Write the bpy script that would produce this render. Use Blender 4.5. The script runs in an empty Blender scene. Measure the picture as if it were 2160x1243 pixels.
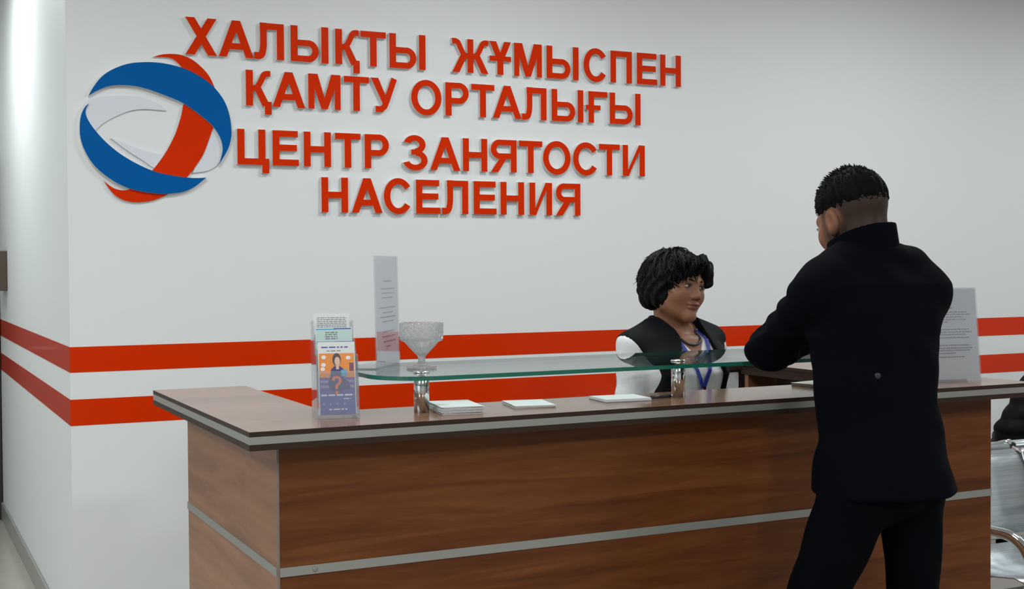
import bpy, bmesh, math, random
import numpy as np
from mathutils import Vector, Matrix
R = math.radians
random.seed(7)
S = bpy.context.scene
COL = S.collection

# ------------------------------------------------------------------ camera
CAM_Z = 1.47
yaw, pitch, roll = R(26.2155), R(-1.265), R(-0.3607)
cy, sy, cp, sp = math.cos(yaw), math.sin(yaw), math.cos(pitch), math.sin(pitch)
fw = Vector((sy*cp, cy*cp, sp)); rt = Vector((cy, -sy, 0)); up = rt.cross(fw)
rt2 = math.cos(roll)*rt + math.sin(roll)*up; up2 = -math.sin(roll)*rt + math.cos(roll)*up
cam_d = bpy.data.cameras.new('camera'); cam = bpy.data.objects.new('camera', cam_d); COL.objects.link(cam)
M = Matrix.Identity(4)
for i, ax in enumerate((rt2, up2, -fw)):
    for j in range(3): M[j][i] = ax[j]
M.translation = (0, 0, CAM_Z)
cam.matrix_world = M
cam_d.sensor_fit = 'HORIZONTAL'; cam_d.sensor_width = 36.0
cam_d.lens = 2708.27/2160*36.0
cam_d.clip_start = 0.05
S.camera = cam

# ------------------------------------------------------------------ world, lamps, exposure
W = bpy.data.worlds.new('world'); S.world = W; W.use_nodes = True
W.node_tree.nodes['Background'].inputs[0].default_value = (0.75, 0.85, 1, 1)
W.node_tree.nodes['Background'].inputs[1].default_value = 0.05
S.view_settings.view_transform = 'Standard'; S.view_settings.look = 'None'
S.view_settings.gamma = 1; S.view_settings.use_curve_mapping = False
S.view_settings.exposure = 0.0
try:
    S.cycles.use_denoising = True
    S.cycles.max_bounces = 14; S.cycles.transparent_max_bounces = 24
    S.cycles.sample_clamp_indirect = 8
    S.cycles.caustics_reflective = False
except Exception: pass
def ceiling_lamp(x, y, sx, sy_, power, col=(1, .98, .95), z=2.985, spread=180):
    l = bpy.data.lights.new('ceiling_lamp', 'AREA'); l.shape = 'RECTANGLE'; l.size = sx; l.size_y = sy_
    l.energy = power; l.color = col; l.spread = R(spread)
    o = bpy.data.objects.new('ceiling_lamp', l); o.location = (x, y, z); COL.objects.link(o)
    return o
COOL = (.93, .985, 1)
for x, y, p in ((2.3, 3.55, 22), (4.3, 3.55, 21), (6.3, 3.55, 20), (0.3, 3.3, 23)):
    ceiling_lamp(x, y, .6, .6, p, COOL)
for x, y, p in ((0.0, 6.6, 24), (-1.8, 5.0, 26)):
    ceiling_lamp(x, y, .6, .6, p, (.9, 1, 1))
for x, y, p in ((1.2, -0.8, 74), (4.6, 0.0, 58), (-1.8, 0.6, 80)):
    ceiling_lamp(x, y, .6, .6, p, COOL)

# ------------------------------------------------------------------ materials
def nmat(name):
    m = bpy.data.materials.new(name); m.use_nodes = True
    nt = m.node_tree; b = nt.nodes['Principled BSDF']
    return m, nt, b
def srgb(r, g, b):
    f = lambda c: (c/12.92 if c <= .04045 else ((c+.055)/1.055)**2.4)
    return (f(r/255), f(g/255), f(b/255), 1)
def plain(name, col, rough=.5, metal=0, bump=0, bscale=60, spec=.5, var=0, coat=0):
    m, nt, b = nmat(name)
    b.inputs['Base Color'].default_value = col
    b.inputs['Roughness'].default_value = rough; b.inputs['Metallic'].default_value = metal
    b.inputs['Specular IOR Level'].default_value = spec
    if coat: b.inputs['Coat Weight'].default_value = coat; b.inputs['Coat Roughness'].default_value = .06
    if bump or var:
        tc = nt.nodes.new('ShaderNodeTexCoord'); n = nt.nodes.new('ShaderNodeTexNoise')
        n.inputs['Scale'].default_value = bscale; n.inputs['Detail'].default_value = 4
        nt.links.new(tc.outputs['Object'], n.inputs['Vector'])
        if bump:
            bp = nt.nodes.new('ShaderNodeBump'); bp.inputs['Strength'].default_value = bump; bp.inputs['Distance'].default_value = .004
            nt.links.new(n.outputs['Fac'], bp.inputs['Height']); nt.links.new(bp.outputs['Normal'], b.inputs['Normal'])
        if var:
            mx = nt.nodes.new('ShaderNodeMixRGB'); mx.blend_type = 'MULTIPLY'; mx.inputs[0].default_value = var
            mx.inputs[1].default_value = col; nt.links.new(n.outputs['Fac'], mx.inputs[2])
            nt.links.new(mx.outputs[0], b.inputs['Base Color'])
    return m
def wood(name, c1, c2, c3, stretch, rough=.3, spec=.5, coat=0):
    """laminate with grain: streak noise stretched along one axis, a few dark flecks"""
    m, nt, b = nmat(name)
    N = nt.nodes.new; L = nt.links.new
    tc = N('ShaderNodeTexCoord'); mp = N('ShaderNodeMapping'); mp.inputs['Scale'].default_value = stretch
    L(tc.outputs['Object'], mp.inputs['Vector'])
    n1 = N('ShaderNodeTexNoise'); n1.inputs['Scale'].default_value = 3.2; n1.inputs['Detail'].default_value = 8; n1.inputs['Roughness'].default_value = .68
    n1.inputs['Distortion'].default_value = .7
    L(mp.outputs[0], n1.inputs['Vector'])
    r1 = N('ShaderNodeValToRGB'); e = r1.color_ramp.elements
    e[0].position = .30; e[0].color = c1; e[1].position = .72; e[1].color = c3
    q = r1.color_ramp.elements.new(.5); q.color = c2
    L(n1.outputs['Fac'], r1.inputs[0])
    n2 = N('ShaderNodeTexNoise'); n2.inputs['Scale'].default_value = 2.1; n2.inputs['Detail'].default_value = 3
    mp2 = N('ShaderNodeMapping'); mp2.inputs['Scale'].default_value = tuple(.35*s for s in stretch); L(tc.outputs['Object'], mp2.inputs['Vector'])
    L(mp2.outputs[0], n2.inputs['Vector'])
    r2 = N('ShaderNodeValToRGB'); r2.color_ramp.elements[0].position = .28; r2.color_ramp.elements[0].color = (.55, .5, .5, 1)
    r2.color_ramp.elements[1].position = .5; r2.color_ramp.elements[1].color = (1, 1, 1, 1)
    L(n2.outputs['Fac'], r2.inputs[0])
    mx = N('ShaderNodeMixRGB'); mx.blend_type = 'MULTIPLY'; mx.inputs[0].default_value = .8
    L(r1.outputs[0], mx.inputs[1]); L(r2.outputs[0], mx.inputs[2]); L(mx.outputs[0], b.inputs['Base Color'])
    b.inputs['Roughness'].default_value = rough; b.inputs['Specular IOR Level'].default_value = spec
    if coat: b.inputs['Coat Weight'].default_value = coat; b.inputs['Coat Roughness'].default_value = .12
    return m
def thin_clear(name, tint=(1, 1, 1, 1), rough=.02, haze=0.0, hazecol=(.8, .85, .9, 1), ior=1.49):
    """thin clear sheet: fresnel mirror over straight transmission, a little haze"""
    m = bpy.data.materials.new(name); m.use_nodes = True; nt = m.node_tree
    nt.nodes.clear(); N = nt.nodes.new; L = nt.links.new
    out = N('ShaderNodeOutputMaterial'); tr = N('ShaderNodeBsdfTransparent'); tr.inputs[0].default_value = tint
    gl = N('ShaderNodeBsdfGlossy'); gl.inputs['Roughness'].default_value = rough
    lw = N('ShaderNodeLayerWeight'); lw.inputs[0].default_value = .5      # Schlick: the same from both faces of the sheet
    pw = N('ShaderNodeMath'); pw.operation = 'POWER'; pw.inputs[1].default_value = 5; L(lw.outputs['Facing'], pw.inputs[0])
    fr = N('ShaderNodeMath'); fr.operation = 'MULTIPLY_ADD'; f0 = ((ior-1)/(ior+1))**2; fr.inputs[1].default_value = 1-f0; fr.inputs[2].default_value = f0; L(pw.outputs[0], fr.inputs[0])
    df = N('ShaderNodeBsdfDiffuse'); df.inputs[0].default_value = hazecol
    m1 = N('ShaderNodeMixShader'); m1.inputs[0].default_value = haze
    L(tr.outputs[0], m1.inputs[1]); L(df.outputs[0], m1.inputs[2])
    m2 = N('ShaderNodeMixShader'); L(fr.outputs[0], m2.inputs[0]); L(m1.outputs[0], m2.inputs[1]); L(gl.outputs[0], m2.inputs[2])
    L(m2.outputs[0], out.inputs[0])
    return m
def attr_mix(name, base, over, attr, rough=.5, sss=0, over2=None, attr2=None, bump=0, bscale=200):
    m, nt, b = nmat(name)
    N = nt.nodes.new; L = nt.links.new
    a = N('ShaderNodeAttribute'); a.attribute_name = attr
    mx = N('ShaderNodeMixRGB'); mx.inputs[1].default_value = base; mx.inputs[2].default_value = over
    L(a.outputs['Fac'], mx.inputs[0]); last = mx
    if attr2:
        a2 = N('ShaderNodeAttribute'); a2.attribute_name = attr2
        m2 = N('ShaderNodeMixRGB'); m2.inputs[2].default_value = over2
        L(mx.outputs[0], m2.inputs[1]); L(a2.outputs['Fac'], m2.inputs[0]); last = m2
    L(last.outputs[0], b.inputs['Base Color'])
    b.inputs['Roughness'].default_value = rough
    b.inputs['Specular IOR Level'].default_value = .28
    if sss:
        b.inputs['Subsurface Weight'].default_value = sss; b.inputs['Subsurface Radius'].default_value = (.01, .004, .002)
        b.inputs['Subsurface Scale'].default_value = .6
    if bump:
        tc = N('ShaderNodeTexCoord'); n = N('ShaderNodeTexNoise'); n.inputs['Scale'].default_value = bscale
        bp = N('ShaderNodeBump'); bp.inputs['Strength'].default_value = bump; bp.inputs['Distance'].default_value = .002
        L(tc.outputs['Object'], n.inputs['Vector']); L(n.outputs['Fac'], bp.inputs['Height']); L(bp.outputs['Normal'], b.inputs['Normal'])
    return m

MAT = {}
MAT['wall'] = plain('wall_paint', (.80, .81, .81, 1), .55, bump=.05, bscale=90, spec=.3)
MAT['ceiling'] = plain('ceiling_paint', (.78, .78, .77, 1), .8)
MAT['outer_wall'] = plain('room_paint', (.5, .49, .47, 1), .7)
MAT['red_film'] = plain('orange_red_film', (.68, .032, .001, 1), .16, spec=.25)
MAT['red_letter'] = plain('orange_red_acrylic', (.68, .030, .001, 1), .4, spec=.04)
MAT['white_pvc'] = plain('white_foam_board', (.74, .72, .70, 1), .6)
MAT['blue'] = plain('blue_acrylic', (.0, .105, .36, 1), .4, spec=.06)
MAT['logo_white'] = plain('pale_lilac_board', (.72, .74, .80, 1), .45)
MAT['woodf'] = wood('walnut_front', (.080, .021, .005, 1), (.140, .041, .010, 1), (.195, .066, .017, 1), (.55, 4, 7.5), .36, .25)  # same laminate as side and top, darker: dim front light put into colour
MAT['woods'] = wood('walnut_side', (.23, .092, .042, 1), (.32, .138, .066, 1), (.40, .185, .095, 1), (4, .55, 7.5), .33, .4)  # lighter copy of the laminate: the side's brighter light put into colour
MAT['woodt'] = wood('walnut_top', (.17, .082, .048, 1), (.235, .118, .072, 1), (.30, .158, .10, 1), (.6, 6, 4), .17, .5)  # paler copy for the top: sheen of the bright wall put into colour
MAT['wood_dark'] = plain('dark_brown_edge', (.038, .021, .014, 1), .45, bump=.05, spec=.2)
MAT['alu'] = plain('aluminium_strip', (.36, .36, .33, 1), .4, .5, bump=.02, bscale=120)
MAT['trim_grey'] = plain('grey_edge_band', (.22, .17, .14, 1), .4)
MAT['chrome'] = plain('chrome', (.72, .72, .73, 1), .09, 1)
MAT['steel_seat'] = None
MAT['glass'] = thin_clear('clear_float_glass', (.90, .965, .945, 1), .0, ior=1.5)
MAT['glass_edge'] = plain('green_glass_edge', (.012, .15, .105, 1), .12, spec=.6)
MAT['acrylic'] = thin_clear('clear_acrylic', (.95, .955, .97, 1), .03, haze=.10)
MAT['paper'] = plain('white_paper', (.80, .81, .80, 1), .6, bump=.02)
MAT['paper_side'] = plain('paper_edges', (.66, .66, .66, 1), .7, bump=.5, bscale=400)
MAT['ink'] = plain('grey_ink', (.30, .30, .33, 1), .7)
MAT['ink_pale'] = plain('pale_grey_ink', (.52, .52, .55, 1), .7)
MAT['base_tile'] = plain('baseboard_tile', (.36, .36, .33, 1), .3, bump=.02, var=.2, bscale=8)
MAT['floor'] = plain('floor_tile', (.55, .52, .46, 1), .18, var=.25, bscale=5)
MAT['grout'] = plain('floor_grout', (.33, .31, .28, 1), .8)
MAT['brown_frame'] = plain('dark_brown_frame', (.035, .026, .022, 1), .4)
MAT['door'] = plain('grey_brown_door', (.14, .12, .11, 1), .4, bump=.05)

# ------------------------------------------------------------------ helpers
def link(o): COL.objects.link(o); return o
def tag(o, label=None, cat=None, group=None, kind=None):
    if label: o['label'] = label
    if cat: o['category'] = cat
    if group: o['group'] = group
    if kind: o['kind'] = kind
    return o
def empty(name, loc, label, cat, group=None):
    o = bpy.data.objects.new(name, None); o.location = loc; o.empty_display_size = .05; link(o)
    return tag(o, label, cat, group)
class MB:
    """collects shapes into one mesh; coordinates are world, .build() makes them relative to the parent"""
    def __init__(s): s.bm = bmesh.new()
    def box(s, a, b, rot=0, piv=None, mi=0, bevel=0):
        x0, y0, z0 = a; x1, y1, z1 = b
        v = [s.bm.verts.new(p) for p in ((x0, y0, z0), (x1, y0, z0), (x1, y1, z0), (x0, y1, z0), (x0, y0, z1), (x1, y0, z1), (x1, y1, z1), (x0, y1, z1))]
        fs = [s.bm.faces.new([v[i] for i in q]) for q in ((3, 2, 1, 0), (4, 5, 6, 7), (0, 1, 5, 4), (1, 2, 6, 5), (2, 3, 7, 6), (3, 0, 4, 7))]
        for f in fs: f.material_index = mi
        if rot:
            bmesh.ops.rotate(s.bm, verts=v, cent=piv or ((x0+x1)/2, (y0+y1)/2, z0), matrix=Matrix.Rotation(rot, 3, 'Z'))
        if bevel:
            es = list({e for f in fs for e in f.edges})
            bmesh.ops.bevel(s.bm, geom=es, offset=bevel, segments=2, affect='EDGES', profile=.5)
        return s
    def prism(s, poly, frame, depth, mi=0, side_mi=None, two=False):
        """poly: 2D outline; frame: (origin, u, v, n); extruded by depth along n"""
        o, u, v, n = [Vector(q) for q in frame]
        A = [s.bm.verts.new(o + u*p[0] + v*p[1]) for p in poly]
        B = [s.bm.verts.new(o + u*p[0] + v*p[1] + n*depth) for p in poly]
        fa = s.bm.faces.new(list(reversed(A))); fb = s.bm.faces.new(B)
        fa.material_index = mi if (side_mi is None or two) else side_mi; fb.material_index = mi
        k = len(poly)
        for i in range(k):
            f = s.bm.faces.new((A[i], A[(i+1) % k], B[(i+1) % k], B[i])); f.material_index = mi if side_mi is None else side_mi
        return s
    def tube(s, pts, r, n=10, caps=True, mi=0, flat=None):
        pts = [Vector(p) for p in pts]; rr = r if isinstance(r, (list, tuple)) else [r]*len(pts)
        rings = []; prev = None
        for i, p in enumerate(pts):
            t = (pts[min(i+1, len(pts)-1)] - pts[max(i-1, 0)]).normalized()
            if prev is None:
                a = Vector((0, 0, 1)) if abs(t.z) < .9 else Vector((1, 0, 0)); nrm = t.cross(a).normalized()
            else: nrm = (prev - t*prev.dot(t)).normalized()
            prev = nrm; bn = t.cross(nrm)
            rings.append([s.bm.verts.new(p + (nrm*math.cos(2*math.pi*k/n) + bn*math.sin(2*math.pi*k/n))*rr[i]) for k in range(n)])
        for A, B in zip(rings, rings[1:]):
            for k in range(n):
                f = s.bm.faces.new((A[k], A[(k+1) % n], B[(k+1) % n], B[k])); f.material_index = mi; f.smooth = True
        if caps:
            s.bm.faces.new(list(reversed(rings[0]))).material_index = mi; s.bm.faces.new(rings[-1]).material_index = mi
        return s
    def lathe(s, prof, c, n=32, mod=None, mi=0):
        rings = []
        for r, z in prof:
            ring = []
            for k in range(n):
                a = 2*math.pi*k/n; q = r*(mod(a, z) if mod else 1)
                ring.append(s.bm.verts.new((c[0]+q*math.cos(a), c[1]+q*math.sin(a), c[2]+z)))
            rings.append(ring)
        for A, B in zip(rings, rings[1:]):
            for k in range(n):
                f = s.bm.faces.new((A[k], A[(k+1) % n], B[(k+1) % n], B[k])); f.smooth = True; f.material_index = mi
        s.bm.faces.new(list(reversed(rings[0]))); s.bm.faces.new(rings[-1])
        return s
    def sheet(s, prof, u, width, thick=.004, mi=0):
        """profile (list of points) swept along vector u by width, given thickness"""
        P = [Vector(p) for p in prof]; u = Vector(u)
        N = []
        for i in range(len(P)):
            t = (P[min(i+1, len(P)-1)]-P[max(i-1, 0)]).normalized(); N.append(u.cross(t).normalized())
        loop = [p + n*thick/2 for p, n in zip(P, N)] + [p - n*thick/2 for p, n in reversed(list(zip(P, N)))]
        A = [s.bm.verts.new(p) for p in loop]; B = [s.bm.verts.new(p+u*width) for p in loop]
        k = len(loop)
        for i in range(k):
            f = s.bm.faces.new((A[i], A[(i+1) % k], B[(i+1) % k], B[i])); f.smooth = True
        m = len(P)
        for i in range(m-1):
            s.bm.faces.new((A[i+1], A[i], A[k-1-i], A[k-2-i])); s.bm.faces.new((B[i], B[i+1], B[k-2-i], B[k-1-i]))
        return s
    def build(s, name, mats, parent=None, smooth_angle=None):
        bmesh.ops.recalc_face_normals(s.bm, faces=s.bm.faces)
        off = world_loc(parent) if parent else Vector((0, 0, 0))
        if parent: bmesh.ops.translate(s.bm, verts=s.bm.verts, vec=-off)
        me = bpy.data.meshes.new(name); s.bm.to_mesh(me); s.bm.free()
        for m in (mats if isinstance(mats, (list, tuple)) else [mats]): me.materials.append(m)
        o = bpy.data.objects.new(name, me); link(o)
        if parent: o.parent = parent
        return o
def world_loc(o):
    v = Vector((0, 0, 0))
    while o: v += o.location; o = o.parent
    return v
def bx(name, a, b, mat, parent=None, **k): return MB().box(a, b, **k).build(name, mat, parent)

# ------------------------------------------------------------------ implicit surfaces (people)
def V3(*a): return np.array(a, dtype=np.float32)
def nlen(v): return np.sqrt((v*v).sum(-1))
def cone(P, a, b, ra, rb):
    a = V3(*a); b = V3(*b); ab = b-a
    t = np.clip(((P-a)@ab)/max(float(ab@ab), 1e-9), 0, 1)
    return nlen(P-a-t[:, None]*ab) - (ra+(rb-ra)*t)
def ell(P, c, r):
    q = (P-V3(*c))/V3(*r); k0 = nlen(q); k1 = nlen(q/V3(*r))
    return k0*(k0-1)/np.maximum(k1, 1e-6)
def smin(a, b, k):
    h = np.clip(.5+.5*(b-a)/k, 0, 1); return b+(a-b)*h-k*h*(1-h)
def smax(a, b, k): return -smin(-a, -b, k)
def loft(P, secs, side):
    """stack of ellipses: (z, cx, cy, half width, half depth); side = unit vector of the width"""
    zs = np.array([q[0] for q in secs]); z = np.clip(P[:, 2], zs[0], zs[-1])
    cx, cy_, a, b = [np.interp(z, zs, [q[i] for q in secs]) for i in (1, 2, 3, 4)]
    dx, dy = P[:, 0]-cx, P[:, 1]-cy_
    s = dx*side[0]+dy*side[1]; f = -dx*side[1]+dy*side[0]
    p = 2.5
    k = (np.abs(s/a)**p+np.abs(f/b)**p)**(1/p)
    d = (k-1)*np.minimum(a, b)*np.where(k > 1, 1.05, 1.0)
    return smax(d, np.abs(P[:, 2]-(zs[0]+zs[-1])/2)-(zs[-1]-zs[0])/2, .012)
class Frame:
    """head frame: x to the head's right, y forward, z up"""
    def __init__(s, c, fwd, pitch=0, roll=0, scale=1):
        f = Vector((fwd[0], fwd[1], 0)).normalized(); r = f.cross(Vector((0, 0, 1))); u = Vector((0, 0, 1))
        f, u = f*math.cos(pitch)+u*math.sin(pitch), u*math.cos(pitch)-f*math.sin(pitch)
        r, u = r*math.cos(roll)+u*math.sin(roll), u*math.cos(roll)-r*math.sin(roll)
        s.c = np.array(c, np.float32); s.A = np.array([r, f, u], np.float32); s.k = scale
    def to(s, P): return ((P-s.c)@s.A.T/s.k).astype(np.float32)
    def out(s, p): return tuple(s.c + s.k*(np.array(p, np.float32)@s.A))
    def vec(s, p): return Vector(np.array(p, np.float32)@s.A)
def head_sdf(P, F, full=0.0):
    p = F.to(P); q = p.copy(); q[:, 0] = np.abs(q[:, 0])
    d = ell(p, (0, -.014, .034), (.076, .094, .084))
    d = smin(d, ell(p, (0, .026, -.026), (.063+.006*full, .066, .080)), .03)
    d = smin(d, cone(q, (.047+.005*full, .012, -.062), (.008, .066, -.098), .021+.006*full, .017), .03)
    d = smin(d, ell(q, (.040, .052, -.026), (.028+.004*full, .028, .028)), .025)
    d = smin(d, cone(q, (0, .083, .022), (.040, .070, .022), .011, .010), .018)
    d = smax(d, -ell(q, (.033, .101, .004), (.021, .019, .012)), .014)
    d = smin(d, cone(p, (0, .082, .014), (0, .101, -.026), .008, .0115), .012)
    d = smin(d, ell(q, (.0115, .093, -.031), (.0095, .011, .008)), .007)
    d = smin(d, ell(q, (.010, .0875, -.0545), (.019, .0085, .0058)), .005)
    d = smin(d, ell(q, (.006, .0865, -.0665), (.017, .0085, .0062)), .005)
    d = smax(d, -ell(q, (.0, .0975, -.0603), (.022, .004, .0018)), .003)
    d = smin(d, ell(p, (0, .076, -.097), (.020, .017, .016)), .02)
    # ears
    e = ell(q, (.079, -.006, -.006), (.010, .021, .033)); e = smin(e, ell(q, (.077, .002, -.030), (.008, .010, .013)), .008)
    e = smax(e, -ell(q, (.090, -.002, -.002), (.010, .012, .021)), .006)
    d = smin(d, e, .008)
    return d*F.k
def hand_sdf(P, wrist, fwd, side, nrm, thumb=1, s=1.0, curl=.3):
    """palm, four unequal bent fingers, and a thumb from the side of the palm"""
    w = np.array(wrist); f = np.array(fwd)/np.linalg.norm(fwd); sd = np.array(side)/np.linalg.norm(side); n = np.array(nrm)/np.linalg.norm(nrm)
    at = lambda a, b, c: tuple(w + s*(a*f+b*sd+c*n))
    d = cone(P, at(0, 0, 0), at(.035, 0, 0), .021*s, .024*s)
    for b in (-.026, -.009, .009, .026): d = smin(d, cone(P, at(.03, b*.8, 0), at(.085, b, 0), .013*s, .0105*s), .012)
    for b, L in ((-.028, .058), (-.0095, .074), (.0095, .080), (.028, .070)):
        a1 = at(.085, b, 0); a2 = at(.085+L*.5, b*1.05, -.012*curl*3); a3 = at(.085+L*.85, b*1.05, -.035*curl*3)
        d = smin(d, smin(cone(P, a1, a2, .0095*s, .0085*s), cone(P, a2, a3, .0085*s, .007*s), .004), .005)
    t1 = at(.025, thumb*.026, -.004); t2 = at(.06, thumb*.052, -.012); t3 = at(.09, thumb*.052, -.022)
    return smin(d, smin(cone(P, t1, t2, .013*s, .011*s), cone(P, t2, t3, .010*s, .008*s), .005), .008)
def sdf_object(name, f, lo, hi, h, mats, parent, attrs=None, keep=None):
    """surface nets over the blocks near the surface"""
    lo = np.array(lo, np.float32); n = np.ceil((np.array(hi)-lo)/h/4).astype(int)*4; m = n//4
    I = np.stack(np.meshgrid(*[np.arange(k) for k in m], indexing='ij'), -1).reshape(-1, 3)
    dc = f((lo+(I*4+1.5)*h).astype(np.float32))
    D = np.where(dc > 0, 9., -9.).astype(np.float32).reshape(m).repeat(4, 0).repeat(4, 1).repeat(4, 2)
    act = I[np.abs(dc) < 4*h*1.35+.012]
    off = np.stack(np.meshgrid(*[np.arange(4)]*3, indexing='ij'), -1).reshape(-1, 3)
    idx = (act[:, None, :]*4+off[None]).reshape(-1, 3)
    for s in range(0, len(idx), 400000):
        q = idx[s:s+400000]; D[q[:, 0], q[:, 1], q[:, 2]] = f((lo+q*h).astype(np.float32))
    ins = D < 0
    c8 = [(a, b, c) for a in (0, 1) for b in (0, 1) for c in (0, 1)]
    sl = lambda A, o: A[o[0]:A.shape[0]-1+o[0], o[1]:A.shape[1]-1+o[1], o[2]:A.shape[2]-1+o[2]]
    cnt = sum(sl(ins, o).astype(np.int8) for o in c8)
    cell = np.argwhere((cnt > 0) & (cnt < 8))
    vid = -np.ones(cnt.shape, np.int32); vid[cell[:, 0], cell[:, 1], cell[:, 2]] = np.arange(len(cell))
    acc = np.zeros((len(cell), 3)); w = np.zeros(len(cell))
    val = {o: D[cell[:, 0]+o[0], cell[:, 1]+o[1], cell[:, 2]+o[2]] for o in c8}
    for o in c8:
        for ax in range(3):
            if o[ax] == 0:
                o2 = list(o); o2[ax] = 1; o2 = tuple(o2); a, b = val[o], val[o2]
                x = (a < 0) != (b < 0); t = np.where(x, a/np.where(x, a-b, 1), 0)
                pt = np.tile(np.array(o, float), (len(cell), 1)); pt[:, ax] += t
                acc += pt*x[:, None]; w += x
    P = lo+(cell+acc/w[:, None])*h
    for _ in range(1):
        e = h*.4; P32 = P.astype(np.float32); d0 = f(P32)
        g = np.stack([f(P32+V3(*(e if i == k else 0 for i in range(3))))-d0 for k in range(3)], -1)/e
        st = np.clip(d0/np.maximum((g*g).sum(-1), .2), -.6*h, .6*h); P = P-st[:, None]*g
    quads = []
    for ax in range(3):
        b, c = (ax+1) % 3, (ax+2) % 3
        s1 = [slice(None)]*3; s2 = [slice(None)]*3; s1[ax] = slice(0, -1); s2[ax] = slice(1, None)
        ch = ins[tuple(s1)] != ins[tuple(s2)]
        E = np.argwhere(ch); E = E[(E[:, b] > 0) & (E[:, c] > 0) & (E[:, b] < D.shape[b]-1) & (E[:, c] < D.shape[c]-1)]
        inside = ins[E[:, 0], E[:, 1], E[:, 2]]
        def cid(db, dc_):
            q = E.copy(); q[:, b] -= db; q[:, c] -= dc_; return vid[q[:, 0], q[:, 1], q[:, 2]]
        Q = np.stack([cid(1, 1), cid(0, 1), cid(0, 0), cid(1, 0)], -1)
        Q[~inside] = Q[~inside][:, ::-1]; quads.append(Q)
    Q = np.concatenate(quads); Q = Q[(Q >= 0).all(1)]
    return np_mesh(name, P, Q, mats, parent, attrs)
def np_mesh(name, P, Q, mats, parent, attrs=None):
    base = np.array(world_loc(parent)); k = Q.shape[1]
    me = bpy.data.meshes.new(name); me.vertices.add(len(P)); me.vertices.foreach_set('co', (P-base).astype(np.float32).ravel())
    me.loops.add(Q.size); me.loops.foreach_set('vertex_index', Q.astype(np.int32).ravel())
    me.polygons.add(len(Q)); me.polygons.foreach_set('loop_start', np.arange(0, Q.size, k, dtype=np.int32))
    me.polygons.foreach_set('use_smooth', np.ones(len(Q), bool))
    for m in (mats if isinstance(mats, (list, tuple)) else [mats]): me.materials.append(m)
    me.update(calc_edges=True); me.validate()
    for nm, fn in (attrs or {}).items():
        a = me.attributes.new(nm, 'FLOAT', 'POINT'); a.data.foreach_set('value', fn(P.astype(np.float32)).astype(np.float32))
    o = bpy.data.objects.new(name, me); link(o); o.parent = parent
    return o
def strands(name, roots, parent, mat, base_P=None, base_Q=None):
    """tapered hair locks; roots: list of (points, radius)"""
    Vs, Fs = [], []; n0 = 0
    for pts, r in roots:
        pts = np.array(pts); k = len(pts)
        for i in range(k):
            t = pts[min(i+1, k-1)]-pts[max(i-1, 0)]; t = t/max(np.linalg.norm(t), 1e-9)
            a = np.cross(t, (.3, .2, .93)); a /= max(np.linalg.norm(a), 1e-6); b = np.cross(t, a)
            rr = r*(1-(i/(k-1))**2*.92)
            for j in range(4):
                an = j*math.pi/2; Vs.append(pts[i]+rr*(a*math.cos(an)+b*math.sin(an)))
        for i in range(k-1):
            for j in range(4): Fs.append((n0+4*i+j, n0+4*i+(j+1) % 4, n0+4*i+4+(j+1) % 4, n0+4*i+4+j))
        n0 += 4*k
    return np_mesh(name, np.array(Vs), np.array(Fs), mat, parent)

# ================================================================== ROOM SHELL
XL, YB, H = .633, 5.0226, 3.0
X0, X1, Y0, Y1 = -3.2, 8.2, -3.2, 8.15
def struct(name, a, b, mat): return tag(bx(name, a, b, mat), kind='structure')
floor = struct('floor', (X0-.2, Y0-.2, -.12), (X1+.2, Y1+.2, -.004), MAT['grout'])
me_t = None
for i in range(7):                      # floor tiles along the corridor, where the floor is in view
    for j in range(7):
        x, y = XL-.6*(i+1)+.0, YB-.02+.6*(j-1)
        if y+.6 > Y1: continue
        if me_t is None:
            o = bx('floor_tile', (0, 0, -.004), (.597, .597, 0), MAT['floor'], None, bevel=.0012); me_t = o.data
        else: o = link(bpy.data.objects.new('floor_tile', me_t))
        o.parent = floor; o.location = (x, y, 0)
struct('ceiling', (X0-.2, Y0-.2, H), (X1+.2, Y1+.2, H+.1), MAT['ceiling'])
struct('wall_back', (XL, YB, 0), (X1, YB+.25, H), MAT['wall'])
struct('wall_left', (XL, YB+.25, 0), (XL+.25, Y1, H), MAT['wall'])
struct('wall_corridor', (X0, Y1, 0), (XL+.25, Y1+.2, H), MAT['wall'])
struct('wall_outer', (X0-.2, Y0-.2, 0), (X0, Y1+.2, H), MAT['wall'])
struct('wall_front', (X0, Y0-.2, 0), (X1, Y0, H), MAT['outer_wall'])
struct('wall_right', (X1, Y0-.2, 0), (X1+.2, YB+.25, H), MAT['wall'])
# orange-red film stripes on the two wall faces
Z = ((1.0822, 1.178), (.8826, .981))
for k, (z0, z1) in enumerate(Z):
    struct('trim_%d' % (2*k+1), (XL-.0012, YB-.0012, z0), (X1, YB, z1), MAT['red_film'])
    struct('trim_%d' % (2*k+2), (XL-.0012, YB, z0), (XL, Y1, z1), MAT['red_film'])
bb = tag(bx('baseboard_left', (XL-.008, YB-.01, 0), (XL-.0005, Y1, .096), MAT['grout']), kind='structure')
n = 7; Lt = (Y1-YB+.01)/n
for i in range(n):
    bx('tile', (XL-.012, YB-.012+i*Lt+.0015, 0), (XL-.003, YB-.012+(i+1)*Lt-.0015, .1), MAT['base_tile'], bb, bevel=.0012)
bb = tag(bx('baseboard_back', (XL-.008, YB-.008, 0), (X1, YB-.0005, .096), MAT['grout']), kind='structure')
for i in range(17):
    x = XL-.012+i*.45
    bx('tile', (x+.0015, YB-.012, 0), (min(x+.4485, X1), YB-.003, .1), MAT['base_tile'], bb)
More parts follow.
